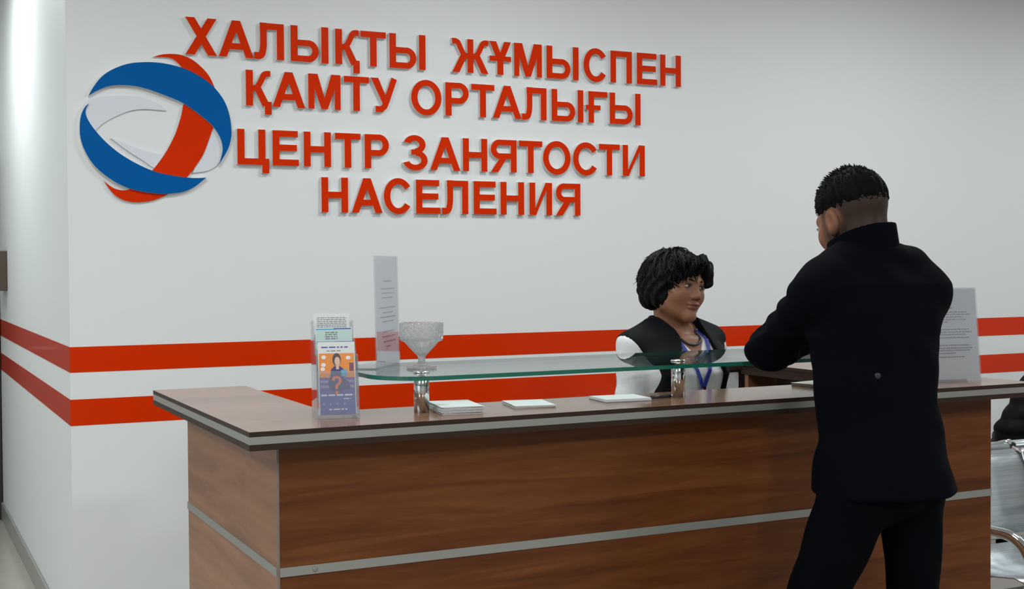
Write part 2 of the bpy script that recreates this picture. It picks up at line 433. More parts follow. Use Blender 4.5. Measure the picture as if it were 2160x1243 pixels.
# door at the end of the corridor, its dark frame showing at the picture's edge
dr = tag(bx('door_1', (-.35, Y1-.035, 0), (.53, Y1-.002, 2.05), MAT['door']), kind='structure')
bx('frame_post', (.53, Y1-.07, .0), (XL-.006, Y1-.001, 2.12), MAT['brown_frame'], dr)
bx('frame_post', (-.44, Y1-.07, .0), (-.35, Y1-.001, 2.12), MAT['brown_frame'], dr)
bx('frame_head', (-.35, Y1-.07, 2.05), (.53, Y1-.001, 2.12), MAT['brown_frame'], dr)
MB().tube([(.44, Y1-.035, 1.0), (.44, Y1-.09, 1.0), (.33, Y1-.09, 1.0)], .009).build('handle', MAT['chrome'], dr)
pq = empty('wall_plaque', (XL, 7.6, 1.355), 'small dark brown framed plaque on the far end of the side wall', 'plaque')
bx('frame', (XL-.045, 7.585, 1.352), (XL-.0005, 7.83, 1.572), plain('plaque_brown', (.085, .055, .042, 1), .35), pq, bevel=.004)
bx('inset_panel', (XL-.048, 7.61, 1.378), (XL-.0445, 7.805, 1.546), plain('plaque_inset', (.16, .12, .10, 1), .3), pq)

# ================================================================== WALL LETTERING
def rect(x0, z0, x1, z1): return [(x0, z0), (x1, z0), (x1, z1), (x0, z1)]
def catmull(pts, n=6):
    P = [Vector((p[0], p[1])) for p in pts]; out = []
    for i in range(len(P)-1):
        p0, p1, p2, p3 = P[max(i-1, 0)], P[i], P[i+1], P[min(i+2, len(P)-1)]
        for k in range(n):
            t = k/n; out.append(.5*((2*p1)+(p2-p0)*t+(2*p0-5*p1+4*p2-p3)*t*t+(3*p1-p0-3*p2+p3)*t**3))
    return out+[P[-1]]
def stroke(pts, w, smooth=False):
    P = catmull(pts) if smooth else [Vector((p[0], p[1])) for p in pts]
    L, Rr = [], []
    for i, p in enumerate(P):
        t = (P[min(i+1, len(P)-1)]-P[max(i-1, 0)]).normalized(); n_ = Vector((-t.y, t.x))*w/2
        L.append(p+n_); Rr.append(p-n_)
    return [tuple(q) for q in Rr+L[::-1]]
def arc(cx, cz, rx, rz, ix, iz, a0, a1, n=22):
    A = [(a0+(a1-a0)*i/n)*math.pi/180 for i in range(n+1)]
    return [(cx+rx*math.cos(a), cz+rz*math.sin(a)) for a in A]+[(cx+ix*math.cos(a), cz+iz*math.sin(a)) for a in reversed(A)]
def mir(polys, w): return [[(w-x, z) for x, z in reversed(p)] for p in polys]
v, h = .205, .18
def arm(x, w):          # curved upper arm and straight lower leg of К / Ж, from x to w
    d = w-x
    return [stroke([(x-.06, .49), (x+.22*d, .52), (x+.45*d, .70), (x+.62*d, .87), (x+.78*d, .915), (w, .915)], .165, True),
            [(w-1.12*v, 0), (w, 0), (x+.42*d, .56), (x+.08*d, .47)]]
def bow(w, z0, z1):     # right-hand bowl from the stem, between z0 and z1
    r = (z1-z0)/2; c = (z0+z1)/2; cx = w-r*1.02
    return [rect(v*.9, z1-h*.95, cx, z1), rect(v*.9, z0, cx, z0+h*.95), arc(cx, c, r*1.02, r, r*1.02-v*.95, r-h*.95, -90, 90)]
def soft(w): return [rect(0, 0, v, 1)]+bow(w, 0, .61)
def glyph(c, w):
    if c == 'П': return [rect(0, 0, v, 1), rect(w-v, 0, w, 1), rect(v, 1-h, w-v, 1)]
    if c == 'Н': return [rect(0, 0, v, 1), rect(w-v, 0, w, 1), rect(v, .41, w-v, .59)]
    if c == 'Е': return [rect(0, 0, v, 1), rect(v, 1-h, w*.97, 1), rect(v, .42, w*.93, .42+h), rect(v, 0, w, h)]
    if c == 'Т': return [rect(0, 1-h, w, 1), rect(w/2-v/2, 0, w/2+v/2, 1-h)]
    if c == 'Ц': return [rect(0, 0, v, 1), rect(.66*w, 0, .66*w+v, 1), rect(v, 0, .66*w, h), rect(.78*w, -.23, w, 0), rect(.66*w+v, 0, w, h)]
    if c == 'И': return [rect(0, 0, v, 1), rect(w-v, 0, w, 1), [(v*.5, 0), (v*1.12, 0), (w-v*.5, 1), (w-v*1.12, 1)]]
    if c == 'М':
        u = v*.88; L = [(u*.15, 1), (w/2-.095, .01), (w/2+.095, .01), (u*1.55, 1)]; return [rect(0, 0, u, 1), rect(w-u, 0, w, 1), L]+mir([L], w)
    if c == 'А':
        L = [(0, 0), (1.08*v, 0), (w/2+.56*v, 1), (w/2-.56*v, 1)]
        return [L]+mir([L], w)+[rect(.27*w, .21, .73*w, .38)]
    if c == 'Х':
        L = [(0, 0), (1.22*v, 0), (w, 1), (w-1.22*v, 1)]; return [L]+mir([L], w)
    if c == 'У': return [[(0, 1), (1.15*v, 1), (w*.58, .42), (w*.44, .24)], stroke([(w-.56*v, 1.0), (w*.60, .38), (w*.50, .17), (w*.38, .085), (w*.17, .09)], v*.9, False)]
    if c == 'Л': return [rect(w-v, 0, w, 1), rect(.19*w, 1-h, w-v, 1), stroke([(.19*w+v/2, 1), (.19*w+v/2, .6), (.185*w+v/2, .36), (.14*w+v/2, .16), (.06*w+v/2, .095), (0, .09)], v*.93, True)]
    if c == 'Ы': return soft(.742*w)+[rect(w-v, 0, w, 1)]
    if c == 'Р': return [rect(0, 0, v, 1)]+bow(w, .37, 1)
    if c == 'Я': return mir([rect(0, 0, v, 1)]+bow(w, .41, 1), w)+[[(0, 0), (1.2*v, 0), (w*.66, .50), (w*.36, .46)]]
    if c == 'О': return [arc(w/2, .5, w/2, .53, w/2-v, .53-h, 0, 180), arc(w/2, .5, w/2, .53, w/2-v, .53-h, 180, 360)]
    if c == 'С': return [arc(w*.53, .5, w*.53, .53, w*.53-v, .53-h, 34, 326, 36)]
    if c == 'З': return [arc(w*.45, .745, w*.46, .285, w*.46-v, .285-h*.95, 165, -88), arc(w*.47, .28, w*.52, .305, w*.52-v, .305-h*.95, 88, -165), rect(w*.3, .45, w*.5, .60)]
    if c == 'К': return [rect(0, 0, v, 1)]+arm(v, w)
    if c == 'Қ': return [rect(0, 0, v, 1)]+arm(v, w*.96)+[rect(w-v*.95, -.23, w, .13)]
    if c == 'Ж': return [rect(w/2-v*.48, 0, w/2+v*.48, 1)]+arm(w/2+v*.4, w)+mir(arm(w/2+v*.4, w), w)
    if c == 'Ұ': return [rect(w/2-v/2, 0, w/2+v/2, .45), [(0, 1), (1.1*v, 1), (w/2+v*.5, .42), (w/2-v*.5, .42)], [(w, 1), (w/2+v*.5, .42), (w/2-v*.5, .42), (w-1.1*v, 1)], rect(0, .41, w, .56)]
    if c == 'Ғ': return [rect(.12*w, 0, .12*w+v, 1), rect(.12*w, 1-h, w, 1), rect(0, .41, .68*w, .56)]
ROWS = [
 ('ХАЛЫҚТЫЖҰМЫСПЕН', 2.2954, 2.4382, [(1.07,1.191),(1.198,1.336),(1.338,1.459),(1.486,1.643),(1.672,1.776),(1.78,1.891),(1.906,2.067),(2.189,2.358),(2.364,2.466),(2.481,2.617),(2.64,2.801),(2.826,2.945),(2.965,3.078),(3.104,3.213),(3.229,3.343)]),
 ('ҚАМТУОРТАЛЫҒЫ', 2.1092, 2.2496, [(1.303,1.406),(1.409,1.544),(1.557,1.693),(1.707,1.815),(1.823,1.942),(2.001,2.138),(2.156,2.264),(2.276,2.386),(2.377,2.516),(2.518,2.639),(2.664,2.824),(2.837,2.948),(2.96,3.123)]),
 ('ЦЕНТРЗАНЯТОСТИ', 1.8767, 2.0165, [(1.267,1.394),(1.408,1.515),(1.536,1.65),(1.667,1.777),(1.794,1.9),(1.967,2.074),(2.084,2.223),(2.235,2.35),(2.367,2.491),(2.502,2.617),(2.62,2.758),(2.77,2.896),(2.903,3.012),(3.027,3.145)]),
 ('НАСЕЛЕНИЯ', 1.6934, 1.8350, [(1.608,1.721),(1.736,1.87),(1.876,1.997),(2.019,2.128),(2.137,2.259),(2.284,2.392),(2.412,2.526),(2.552,2.664),(2.683,2.807)])]
sign = empty('wall_lettering', (1.05, YB, 1.69), 'orange-red raised Cyrillic lettering in four lines on the white back wall', 'lettering')
TL = .018                                # letter thickness
for s_, z0, z1, xs in ROWS:
    k = z1-z0
    for c, (xa, xb) in zip(s_, xs):
        m = MB()
        for i, poly in enumerate(glyph(c, (xb-xa)/k)):
            dz = .00004*i                # pieces of one letter overlap: keep their faces apart
            cx_ = sum(p[0] for p in poly)/len(poly); cz_ = sum(p[1] for p in poly)/len(poly); q_ = 1+.005*i
            poly = [(cx_+(px_-cx_)*q_, cz_+(pz_-cz_)*q_) for px_, pz_ in poly]
            m.prism(poly, ((xa, YB-.0005, z0), (k, 0, 0), (0, 0, k), (0, -1, 0)), TL+dz, 0, 1)
        m.build('letter', [MAT['red_letter'], MAT['white_pvc']], sign)

# ------------------------------------------------------------------ round ribbon emblem
LOGO = {
'blue_ribbon': ('blue', .019, [[(.709,2.116),(.727,2.149),(.757,2.189),(.797,2.219),(.852,2.243),(.908,2.253),(.969,2.255),(1.031,2.247),(1.083,2.232),(1.135,2.206),(1.177,2.174),(1.214,2.128),(1.235,2.076),(1.244,2.017),(1.242,1.975),(1.228,1.931),(1.193,1.871)],[(1.193,1.871),(1.207,1.92),(1.207,1.952),(1.197,1.983),(1.173,2.02),(1.133,2.055),(1.06,2.104),(.988,2.132),(.907,2.156),(.846,2.162),(.791,2.157),(.751,2.142),(.709,2.116)]]),
'red_tail': ('red_letter', .010, [[(.949,2.277),(.98,2.288),(1.016,2.293),(1.057,2.291),(1.099,2.275),(1.136,2.246),(1.162,2.216),(1.18,2.179),(1.184,2.160)],[(1.184,2.160),(1.125,2.185),(1.075,2.212),(1.055,2.245),(1.031,2.268),(1.005,2.278),(.949,2.277)]]),
'blue_ribbon#': ('blue', .019, [[(.71,2.087),(.696,2.073),(.681,2.04),(.676,1.994),(.679,1.953),(.694,1.908),(.723,1.86),(.762,1.823),(.811,1.791),(.861,1.771),(.922,1.759),(.973,1.755),(1.015,1.758),(1.062,1.767),(1.104,1.789),(1.144,1.822)],[(1.144,1.822),(1.11,1.819),(1.068,1.82),(1.005,1.828),(.944,1.841),(.873,1.872),(.813,1.909),(.764,1.951),(.725,1.996),(.703,2.033),(.698,2.061),(.71,2.087)]]),
'red_band': ('red_letter', .014, [[(1.062,2.116),(1.056,2.083),(1.049,2.051),(1.028,1.987),(.996,1.923),(.964,1.875),(.935,1.838)],[(.935,1.838),(.96,1.815),(1.05,1.800),(1.066,1.815)],[(1.066,1.815),(1.094,1.85),(1.132,1.907),(1.156,1.966),(1.178,2.03)],[(1.178,2.03),(1.134,2.075),(1.062,2.116)]]),
'red_tail#': ('red_letter', .010, [[(.762,1.8),(.776,1.777),(.801,1.747),(.836,1.728),(.881,1.722),(.932,1.728),(.973,1.742),(1.010,1.762)],[(1.010,1.762),(.943,1.772),(.876,1.785),(.851,1.769),(.821,1.767),(.791,1.777),(.762,1.8)]]),
'white_arc': ('logo_white', .008, [[(.700,2.085),(.716,2.105),(.776,2.118),(.836,2.125),(.906,2.12),(.967,2.1),(.998,2.075)],[(.998,2.075),(.967,2.076),(.916,2.077),(.865,2.069),(.815,2.048),(.764,2.018),(.732,1.986)],[(.732,1.986),(.695,2.025),(.690,2.066),(.700,2.085)]]),
'white_arc#': ('logo_white', .008, [[(.789,1.962),(.833,1.949),(.873,1.932),(.924,1.916),(.985,1.905)],[(.985,1.905),(.958,1.853),(.903,1.884),(.848,1.918),(.789,1.962)]]),
'white_arc##': ('logo_white', .008, [[(1.162,2.025),(1.2,1.994),(1.214,1.952),(1.210,1.914),(1.19,1.871)],[(1.19,1.871),(1.152,1.849),(1.094,1.839)],[(1.094,1.839),(1.11,1.88),(1.148,1.955),(1.162,2.025)]])}
emb = empty('wall_emblem', (.95, YB, 1.72), 'round emblem of interlaced blue, red and white ribbons left of the lettering', 'emblem')
for nm, (mt, t, runs) in LOGO.items():
    poly = []
    for r_ in runs: poly += [tuple(q) for q in catmull(r_, 5)][:-1]
    MB().prism(poly, ((0, YB-.0005, 0), (1, 0, 0), (0, 0, 1), (0, -1, 0)), t, 0, 1).build(nm.rstrip('#'), [MAT[mt], MAT['white_pvc'] if mt != 'logo_white' else MAT[mt]], emb)

# ================================================================== RECEPTION COUNTER
CX0, CX1, CY0, CY1, HC = .70, 3.03, 2.69, 3.76, 1.12
IX0, IX1, IY = .968, 2.765, 2.985
ct = empty('reception_counter', ((CX0+CX1)/2, CY0+.2, 0), 'U-shaped brown walnut reception counter with aluminium strips in front of the wall', 'counter')
Up = [(CX0, CY0), (CX1, CY0), (CX1, CY1), (IX1, CY1), (IX1, IY), (IX0, IY), (IX0, CY1), (CX0, CY1)]
def Ush(d):   # the U shrunk by d all round
    return [(CX0+d, CY0+d), (CX1-d, CY0+d), (CX1-d, CY1-d), (IX1+d, CY1-d), (IX1+d, IY-d), (IX0-d, IY-d), (IX0-d, CY1-d), (CX0+d, CY1-d)]
fr0 = lambda z: ((0, 0, z), (1, 0, 0), (0, 1, 0), (0, 0, 1))
MB().prism(Up, fr0(1.1095), .0105, 0, 1).build('countertop', [MAT['woodt'], MAT['wood_dark']], ct)
MB().prism(Ush(.004), fr0(1.092), .0175).build('core_board', MAT['wood_dark'], ct)
MB().prism(Up, fr0(1.079), .013).build('lower_board', MAT['wood_dark'], ct)
for a, b in (((CX0, CY0, 1.0925), (CX1, CY0+.0035, 1.109)), ((CX0, CY0+.0035, 1.0925), (CX0+.0035, CY1, 1.109)), ((CX1-.0035, CY0+.0035, 1.0925), (CX1, CY1, 1.109))):
    bx('aluminium_strip', a, b, MAT['alu'], ct)
BX0, BX1, BY0, BY1 = .782, 2.938, 2.770, 3.69
ZS0, ZS1 = .783, .8035
for z0, z1 in ((ZS1, 1.079), (.09, ZS0)):
    bx('front_panel', (BX0+.004, BY0, z0), (BX1, BY0+.018, z1), MAT['woodf'], ct)
    bx('side_panel', (BX0, BY0+.004, z0), (BX0+.018, BY1, z1), MAT['woods'], ct)
    bx('side_panel', (BX1-.018, BY0+.018, z0), (BX1, BY1, z1), MAT['woods'], ct)
bx('corner_trim', (BX0-.001, BY0-.001, .09), (BX0+.004, BY0+.004, 1.079), MAT['trim_grey'], ct)
st = bx('aluminium_strip', (BX0+.004, BY0-.003, ZS0), (BX1, BY0+.012, ZS1), MAT['alu'], ct)
MB().lathe([(.0055, 0), (.0055, .0015), (.004, .0022)], (0, 0, 0), 14).build('screw_cap', plain('cap_grey', (.3, .3, .28, 1), .4, .5), ct)
sc = [o for o in ct.children if o.name.startswith('screw_cap')][0]
for v_ in sc.data.vertices: v_.co += ct.location
sc.rotation_euler = (R(90), 0, 0); sc.location = Vector((.866, BY0-.003, .793))-ct.location
bx('aluminium_strip', (BX0-.003, BY0+.004, ZS0), (BX0+.012, BY1, ZS1), MAT['alu'], ct)
bx('aluminium_strip', (BX1-.012, BY0+.018, ZS0), (BX1+.003, BY1, ZS1), MAT['alu'], ct)
bx('plinth', (BX0+.03, BY0+.03, 0), (BX1-.03, BY0+.06, .09), MAT['wood_dark'], ct)
bx('plinth', (BX0+.03, BY0+.06, 0), (BX0+.06, BY1-.02, .09), MAT['wood_dark'], ct)
bx('plinth', (BX1-.06, BY0+.06, 0), (BX1-.03, BY1-.02, .09), MAT['wood_dark'], ct)
bx('end_panel', (BX0+.018, BY1-.018, .0), (IX0-.02, BY1, 1.079), MAT['woods'], ct)
bx('end_panel', (IX1+.004, CY1-.036, .0), (BX1-.018, CY1-.016, 1.079), MAT['woods'], ct)
bx('inner_panel', (IX0-.05, BY0+.2, .0), (IX0-.034, BY1-.018, 1.079), MAT['woods'], ct)
bx('inner_panel', (IX1+.09, BY0+.2, .0), (IX1+.106, BY1-.018, 1.079), MAT['wood_dark'], ct)  # dark board instead of walnut: shade inside the return put into colour
bx('worktop', (BX0+.018, BY0+.018, .73), (BX1-.018, BY0+.20, .755), MAT['woodt'], ct)
bx('worktop', (IX0-.034, BY0+.20, .73), (IX1+.09, IY+.22, .755), MAT['woodt'], ct)

# ------------------------------------------------------------------ glass shelf on posts
GX0, GX1, GY0, GY1, GZ = 1.037, 2.60, 2.757, 3.19, 1.215
gs = empty('glass_shelf', ((GX0+GX1)/2, 2.87, HC), 'long green-edged clear glass shelf on chrome posts above the counter', 'shelf')
rc = .13
out = [(GX0+rc-rc*math.sin(a), GY0+rc-rc*math.cos(a)) for a in [R(90)*(1-i/14) for i in range(15)]]
rc2 = .06
out += [(GX1-rc2+rc2*math.sin(a), GY0+rc2-rc2*math.cos(a)) for a in [R(90)*i/8 for i in range(9)]]
out += [(GX1, GY1), (GX0, GY1)]
MB().prism(out, fr0(GZ-.010), .010, 0, 1, True).build('glass_pane', [MAT['glass'], MAT['glass_edge']], gs)
for x in (1.165, 1.90, 2.57):
    MB().lathe([(.0185, 0), (.0185, .083), (.0165, .085)], (x, 2.862, HC), 28).build('post', MAT['chrome'], gs)
    MB().lathe([(.019, 0), (.020, .0015), (.018, .004), (.010, .0055)], (x, 2.862, GZ), 24).build('post_cap', MAT['chrome'], gs)

# ================================================================== THINGS ON THE COUNTER
# crystal goblet
prof = [(.002, .004), (.034, 0), (.037, .002), (.036, .006), (.020, .010), (.0095, .016), (.0080, .026), (.0115, .033), (.024, .046), (.036, .060), (.041, .066), (.0505, .070), (.0535, .076), (.0545, .112), (.0535, .115),
        (.0505, .115), (.0500, .078), (.036, .071), (.024, .058), (.012, .048), (.002, .044)]
crys, nt, b = nmat('cut_crystal'); b.inputs['Transmission Weight'].default_value = 1; b.inputs['IOR'].default_value = 1.5; b.inputs['Roughness'].default_value = .02
b.inputs['Base Color'].default_value = (.97, .98, .99, 1)
_o = nt.nodes['Material Output']; _t = nt.nodes.new('ShaderNodeBsdfTranslucent'); _t.inputs[0].default_value = (.9, .92, .93, 1)
_d = nt.nodes.new('ShaderNodeBsdfDiffuse'); _d.inputs[0].default_value = (.85, .87, .88, 1)
_x = nt.nodes.new('ShaderNodeMixShader'); nt.links.new(_t.outputs[0], _x.inputs[1]); nt.links.new(_d.outputs[0], _x.inputs[2])
_y = nt.nodes.new('ShaderNodeMixShader'); _y.inputs[0].default_value = .24; nt.links.new(b.outputs[0], _y.inputs[1]); nt.links.new(_x.outputs[0], _y.inputs[2]); nt.links.new(_y.outputs[0], _o.inputs[0])
def cut(a, z):
    if z > .074: return 1+.035*abs(math.sin(9*a+z*190))+.035*abs(math.sin(9*a-z*190))-.035
    if z > .03: return 1+.03*math.cos(18*a)
    if z < .012: return 1+.025*math.cos(14*a)
    return 1+.05*math.cos(8*a)
pr2 = []
for (r0, z0), (r1, z1) in zip(prof, prof[1:]):
    k = 9 if abs(z1-z0) > .03 else 2
    pr2 += [(r0+(r1-r0)*i/k, z0+(z1-z0)*i/k) for i in range(k)]
pr2.append(prof[-1])
gob = empty('goblet', (1.216, 2.985, GZ), 'cut crystal footed bowl standing on the glass shelf', 'bowl')
cutw = [p for p in pr2]
MB().lathe(pr2[:len(pr2)], (1.216, 2.985, GZ), 72, lambda a, z: cut(a, z)).build('bowl', crys, gob)
for p_ in gob.children[0].data.polygons: p_.use_smooth = False

# generic flat print helper: quads lying on a tilted page
class Page:
    def __init__(s, o, u, v):
        s.o, s.u, s.v = Vector(o), Vector(u).normalized(), Vector(v).normalized(); s.n = s.u.cross(s.v).normalized(); s.mats = []; s.mb = MB(); s.lv = 0
    def poly(s, pts, mat):
        if mat not in s.mats: s.mats.append(mat)
        s.lv += 1
        s.mb.prism(pts, (s.o+s.n*.00015, s.u, s.v, s.n), .00012+.000012*s.lv, s.mats.index(mat))
    def rect(s, x0, z0, x1, z1, mat): s.poly(rect(x0, z0, x1, z1), mat)
    def disc(s, x, z, rx, rz, mat, n=18): s.poly([(x+rx*math.cos(2*math.pi*i/n), z+rz*math.sin(2*math.pi*i/n)) for i in range(n)], mat)
    def line(s, x0, x1, z, hh, mat, seed, word=.012):
        rnd = random.Random(seed); x = x0
        while x < x1:
            w = min(rnd.uniform(.4, 1.3)*word, x1-x); s.rect(x, z, x+w, z+hh, mat); x += w+word*.25
    def build(s, name, parent): return tag(s.mb.build(name, s.mats, parent), kind='stuff')

def sheet_mat(name, col, thr):
    m = bpy.data.materials.new(name); m.use_nodes = True; nt = m.node_tree; nt.nodes.clear()
    o_ = nt.nodes.new('ShaderNodeOutputMaterial'); a = nt.nodes.new('ShaderNodeBsdfDiffuse'); b_ = nt.nodes.new('ShaderNodeBsdfTranslucent'); x = nt.nodes.new('ShaderNodeMixShader')
    a.inputs[0].default_value = col; b_.inputs[0].default_value = col; x.inputs[0].default_value = thr
    nt.links.new(a.outputs[0], x.inputs[1]); nt.links.new(b_.outputs[0], x.inputs[2]); nt.links.new(x.outputs[0], o_.inputs[0])
    return m
# clear sign stands with a printed sheet
def sign_stand(name, label, o, u, tilt, wid, hgt, rows, inkm, sheet_mat, foot):
    o = Vector(o); u = Vector(u).normalized(); n = u.cross(Vector((0, 0, 1)))     # n: front normal
    vdir = (Vector((0, 0, 1))*math.cos(tilt)-n*math.sin(tilt))
    nn = u.cross(vdir)
    e = empty(name, o+u*wid/2, label, 'sign')
    m = MB(); m.prism([(0, 0), (wid, 0), (wid, hgt), (0, hgt)], (o-nn*.0052, u, vdir, nn), .002); m.build('back_sheet', MAT['acrylic'], e)
    m = MB(); m.prism([(.004, .006), (wid-.004, .006), (wid-.004, hgt-.003), (.004, hgt-.003)], (o-nn*.003, u, vdir, nn), .0012); m.build('printed_sheet', sheet_mat, e)
    m = MB(); m.prism([(0, 0), (wid, 0), (wid, hgt), (0, hgt)], (o-nn*.0012, u, vdir, nn), .0016); m.build('front_sheet', MAT['acrylic'], e)
    if foot:
        m = MB(); back = o-n*foot; top = o+vdir*hgt*.42-nn*.007
        m.prism([(0, 0), (wid, 0), (wid, 1), (0, 1)], (back, u, (top-back), (n*.6+Vector((0, 0, .8))).normalized()), .003); m.build('rear_leg', sheet_mat if foot > .05 else MAT['acrylic'], e)
    else:
        m = MB(); m.prism([(0, 0), (wid, 0), (wid, .075), (0, .075)], (o-nn*.0035, u, -n, Vector((0, 0, 1))), .003); m.build('foot', MAT['acrylic'], e)
    p = Page(o-nn*.0018, u, vdir)
    for i, (a, b_, z, hh) in enumerate(rows): p.line(wid*a, wid*b_, hgt*z, hh, inkm, i+3)
    p.build('print', e)
    return e
rowsR = [(.36, .60, .775, .0045)]+[(a, b_, z, .0026) for a, b_, z in ((.15, .82, .735), (.08, .88, .71), (.1, .76, .682), (.1, .80, .655), (.1, .5, .628), (.12, .84, .55), (.1, .89, .522), (.1, .78, .495), (.1, .85, .462), (.12, .83, .382), (.08, .88, .352), (.08, .84, .327), (.1, .6, .297), (.12, .74, .258))]
clearR = sign_stand('sign_stand', 'printed white text sheet in a clear stand on the counter right of the standing man', (2.738, 2.846, HC), (.978, -.16, 0), R(6), .21, .279, rowsR, MAT['ink'], sheet_mat('sign_paper', (.88, .88, .88, 1), .3), .072)
rowsL = [(.36, .68, .765, .004)]+[(a, b_, z, .0026) for a, b_, z in ((.24, .82, .70), (.28, .80, .66), (.3, .74, .62), (.16, .84, .53), (.3, .75, .485), (.18, .84, .445), (.28, .74, .405), (.3, .78, .315), (.25, .82, .27), (.3, .85, .225), (.4, .6, .18))]
clearL = sign_stand('sign_stand', 'tall clear stand with pale text sheet turned nearly edge-on, beside the crystal bowl', (1.107, 3.005, GZ), (.584, .812, 0), R(1), .221, .283, rowsL, MAT['ink'], sheet_mat('pale_sheet', (.95, .96, .97, 1), .6), 0)

# tiered acrylic leaflet holder with three leaflets
hu = Vector((.976, -.218, 0)); hv = Vector((.218, .976, 0)); ho = Vector((.899, 2.843, HC)); zz = Vector((0, 0, 1)); hw = .098
ho_e = empty('leaflet_holder', ho+hu*hw/2+hv*.05, 'clear acrylic three-tier leaflet holder on the counter near its left corner', 'leaflet holder')
def hp(a, b, c): return ho+hu*a+hv*b+zz*c
lean = .22
tiers = [(.0, .0, .105, .158), (.052, .028, .145, .190), (.104, .056, .178, .222)]     # depth, base height, pocket top, leaflet top
MB().prism([(0, 0), (.16, 0), (.16, .008), (0, .008)], (hp(0, 0, .0005), hv, zz, hu), hw).build('base', MAT['acrylic'], ho_e)
sidepoly = [(0, .006), (.15, .006), (.172, .215), (.128, .222), (.118, .178), (.084, .178), (.07, .145), (.032, .145), (.02, .105)]
for a in (0, hw-.002):
    MB().prism(sidepoly, (hp(a, 0, 0), hv, zz, hu), .002).build('side_wall', MAT['acrylic'], ho_e)
for dpt, bz, pt, lt in tiers:
    vv = (zz+hv*lean).normalized()
    MB().prism([(.002, 0), (hw-.002, 0), (hw-.002, (pt-bz)), (.002, (pt-bz))], (hp(0, dpt, bz+.006), hu, vv, hu.cross(vv)), .0018).build('pocket_front', MAT['acrylic'], ho_e)
    MB().prism([(.002, 0), (hw-.002, 0), (hw-.002, (lt-bz-.004)), (.002, (lt-bz-.004))], (hp(0, dpt+.022, bz+.006), hu, vv, hu.cross(vv)), .0018).build('pocket_back', MAT['acrylic'], ho_e)
P_ = lambda n_, r, g, b_: plain(n_, srgb(r, g, b_), .35)
C = dict(orange=P_('print_orange', 236, 140, 40), violet=P_('print_violet', 92, 74, 150), indigo=P_('print_indigo', 44, 38, 110), slate=P_('print_slate_blue', 78, 84, 160), lilac=P_('print_lilac', 150, 135, 180), qmark=P_('print_vermilion', 240, 105, 30),
         skin=P_('print_skin', 225, 185, 160), hair=P_('print_brown', 70, 48, 48), white=P_('print_white', 235, 235, 240), teal=P_('print_teal', 70, 160, 205), navy=P_('print_navy', 40, 70, 160), mint=P_('print_mint', 190, 212, 208), grey=P_('print_grey', 120, 125, 130), wine=P_('print_wine', 120, 60, 90))
labels = ['leaflet with orange and violet cover and a large question mark, in the front pocket', 'pale green and blue leaflet in the middle pocket of the holder', 'grey text leaflet in the rear pocket of the holder']
for k, (dpt, bz, pt, lt) in enumerate(tiers):
    vv = (zz+hv*lean).normalized(); nn = hu.cross(vv); o = hp(.006, dpt+.012, bz+.009); w = hw-.012; hgt = lt-bz+.012
    e = empty('leaflet', o+hu*w/2, labels[k], 'leaflet')
    MB().prism(rect(0, 0, w, hgt), (o-nn*.003, hu, vv, nn), .003).build('page', MAT['paper'], e)
    p = Page(o, hu, vv)
    if k == 0:
        p.rect(.002, 0, w-.002, .086, C['violet']); p.rect(.002, .086, w-.002, .143, C['orange'])
        for z, c in ((.062, 'lilac'), (.074, 'lilac')): p.rect(.004, z, .028, z+.006, C[c]); p.rect(.062, z, w-.004, z+.006, C[c])
        p.rect(.002, .002, w-.002, .046, C['slate'])
        p.line(.008, w-.016, .156, .003, C['navy'], 2); p.line(.02, w-.03, .148, .002, C['grey'], 3)
        p.poly([(.026, .086), (.062, .086), (.058, .106), (.050, .113), (.038, .113), (.030, .106)], C['indigo'])     # the pictured bust
        p.rect(.053, .088, .066, .104, C['teal']); p.disc(.043, .128, .010, .0155, C['hair']); p.disc(.0445, .124, .0065, .0105, C['skin']); p.rect(.041, .105, .048, .115, C['skin'])
        for x, z in ((.013, .134), (.07, .132), (.010, .106), (.012, .116)): p.disc(x, z, .0055, .0045, C['white'])
        p.rect(.072, .1, w-.004, .12, C['wine'])
        p.disc(.042, .072, .020, .022, C['indigo']); p.poly([(.045, .058), (.074, .058), (.070, .076), (.058, .082)], C['indigo'])
        p.poly(stroke([(.033, .079), (.037, .086), (.045, .086), (.050, .080), (.048, .073), (.042, .067), (.041, .059)], .0062, True), C['qmark']); p.disc(.0412, .051, .0042, .0040, C['qmark'])
        p.line(.005, w-.005, .043, .0035, C['white'], 5, .014); p.line(.056, .074, .035, .002, C['white'], 6)
        for x in (.010, .026, .042, .058): p.disc(x, .024, .0028, .0028, C['lilac'])
        p.line(.022, .064, .010, .003, C['white'], 8)
    elif k == 1:
        p.rect(.001, .004, w-.001, hgt-.004, C['mint']); p.rect(.001, hgt-.006, w*.55, hgt-.003, C['teal']); p.rect(w*.5, hgt-.005, w-.002, hgt-.002, C['navy'])
        p.rect(.002, hgt-.040, w*.5, hgt-.034, C['teal']); p.rect(w*.5, hgt-.040, w-.001, hgt-.034, C['navy'])
        for j in range(4): p.line(w*.26, w*.60, hgt-.014-.005*j, .003, C['grey'], 20+j, .009)
    else:
        for j in range(9): p.line(.008, w-.008, hgt-.012-.0045*j, .0016, C['grey'], 40+j, .008)
    p.build('print', e)

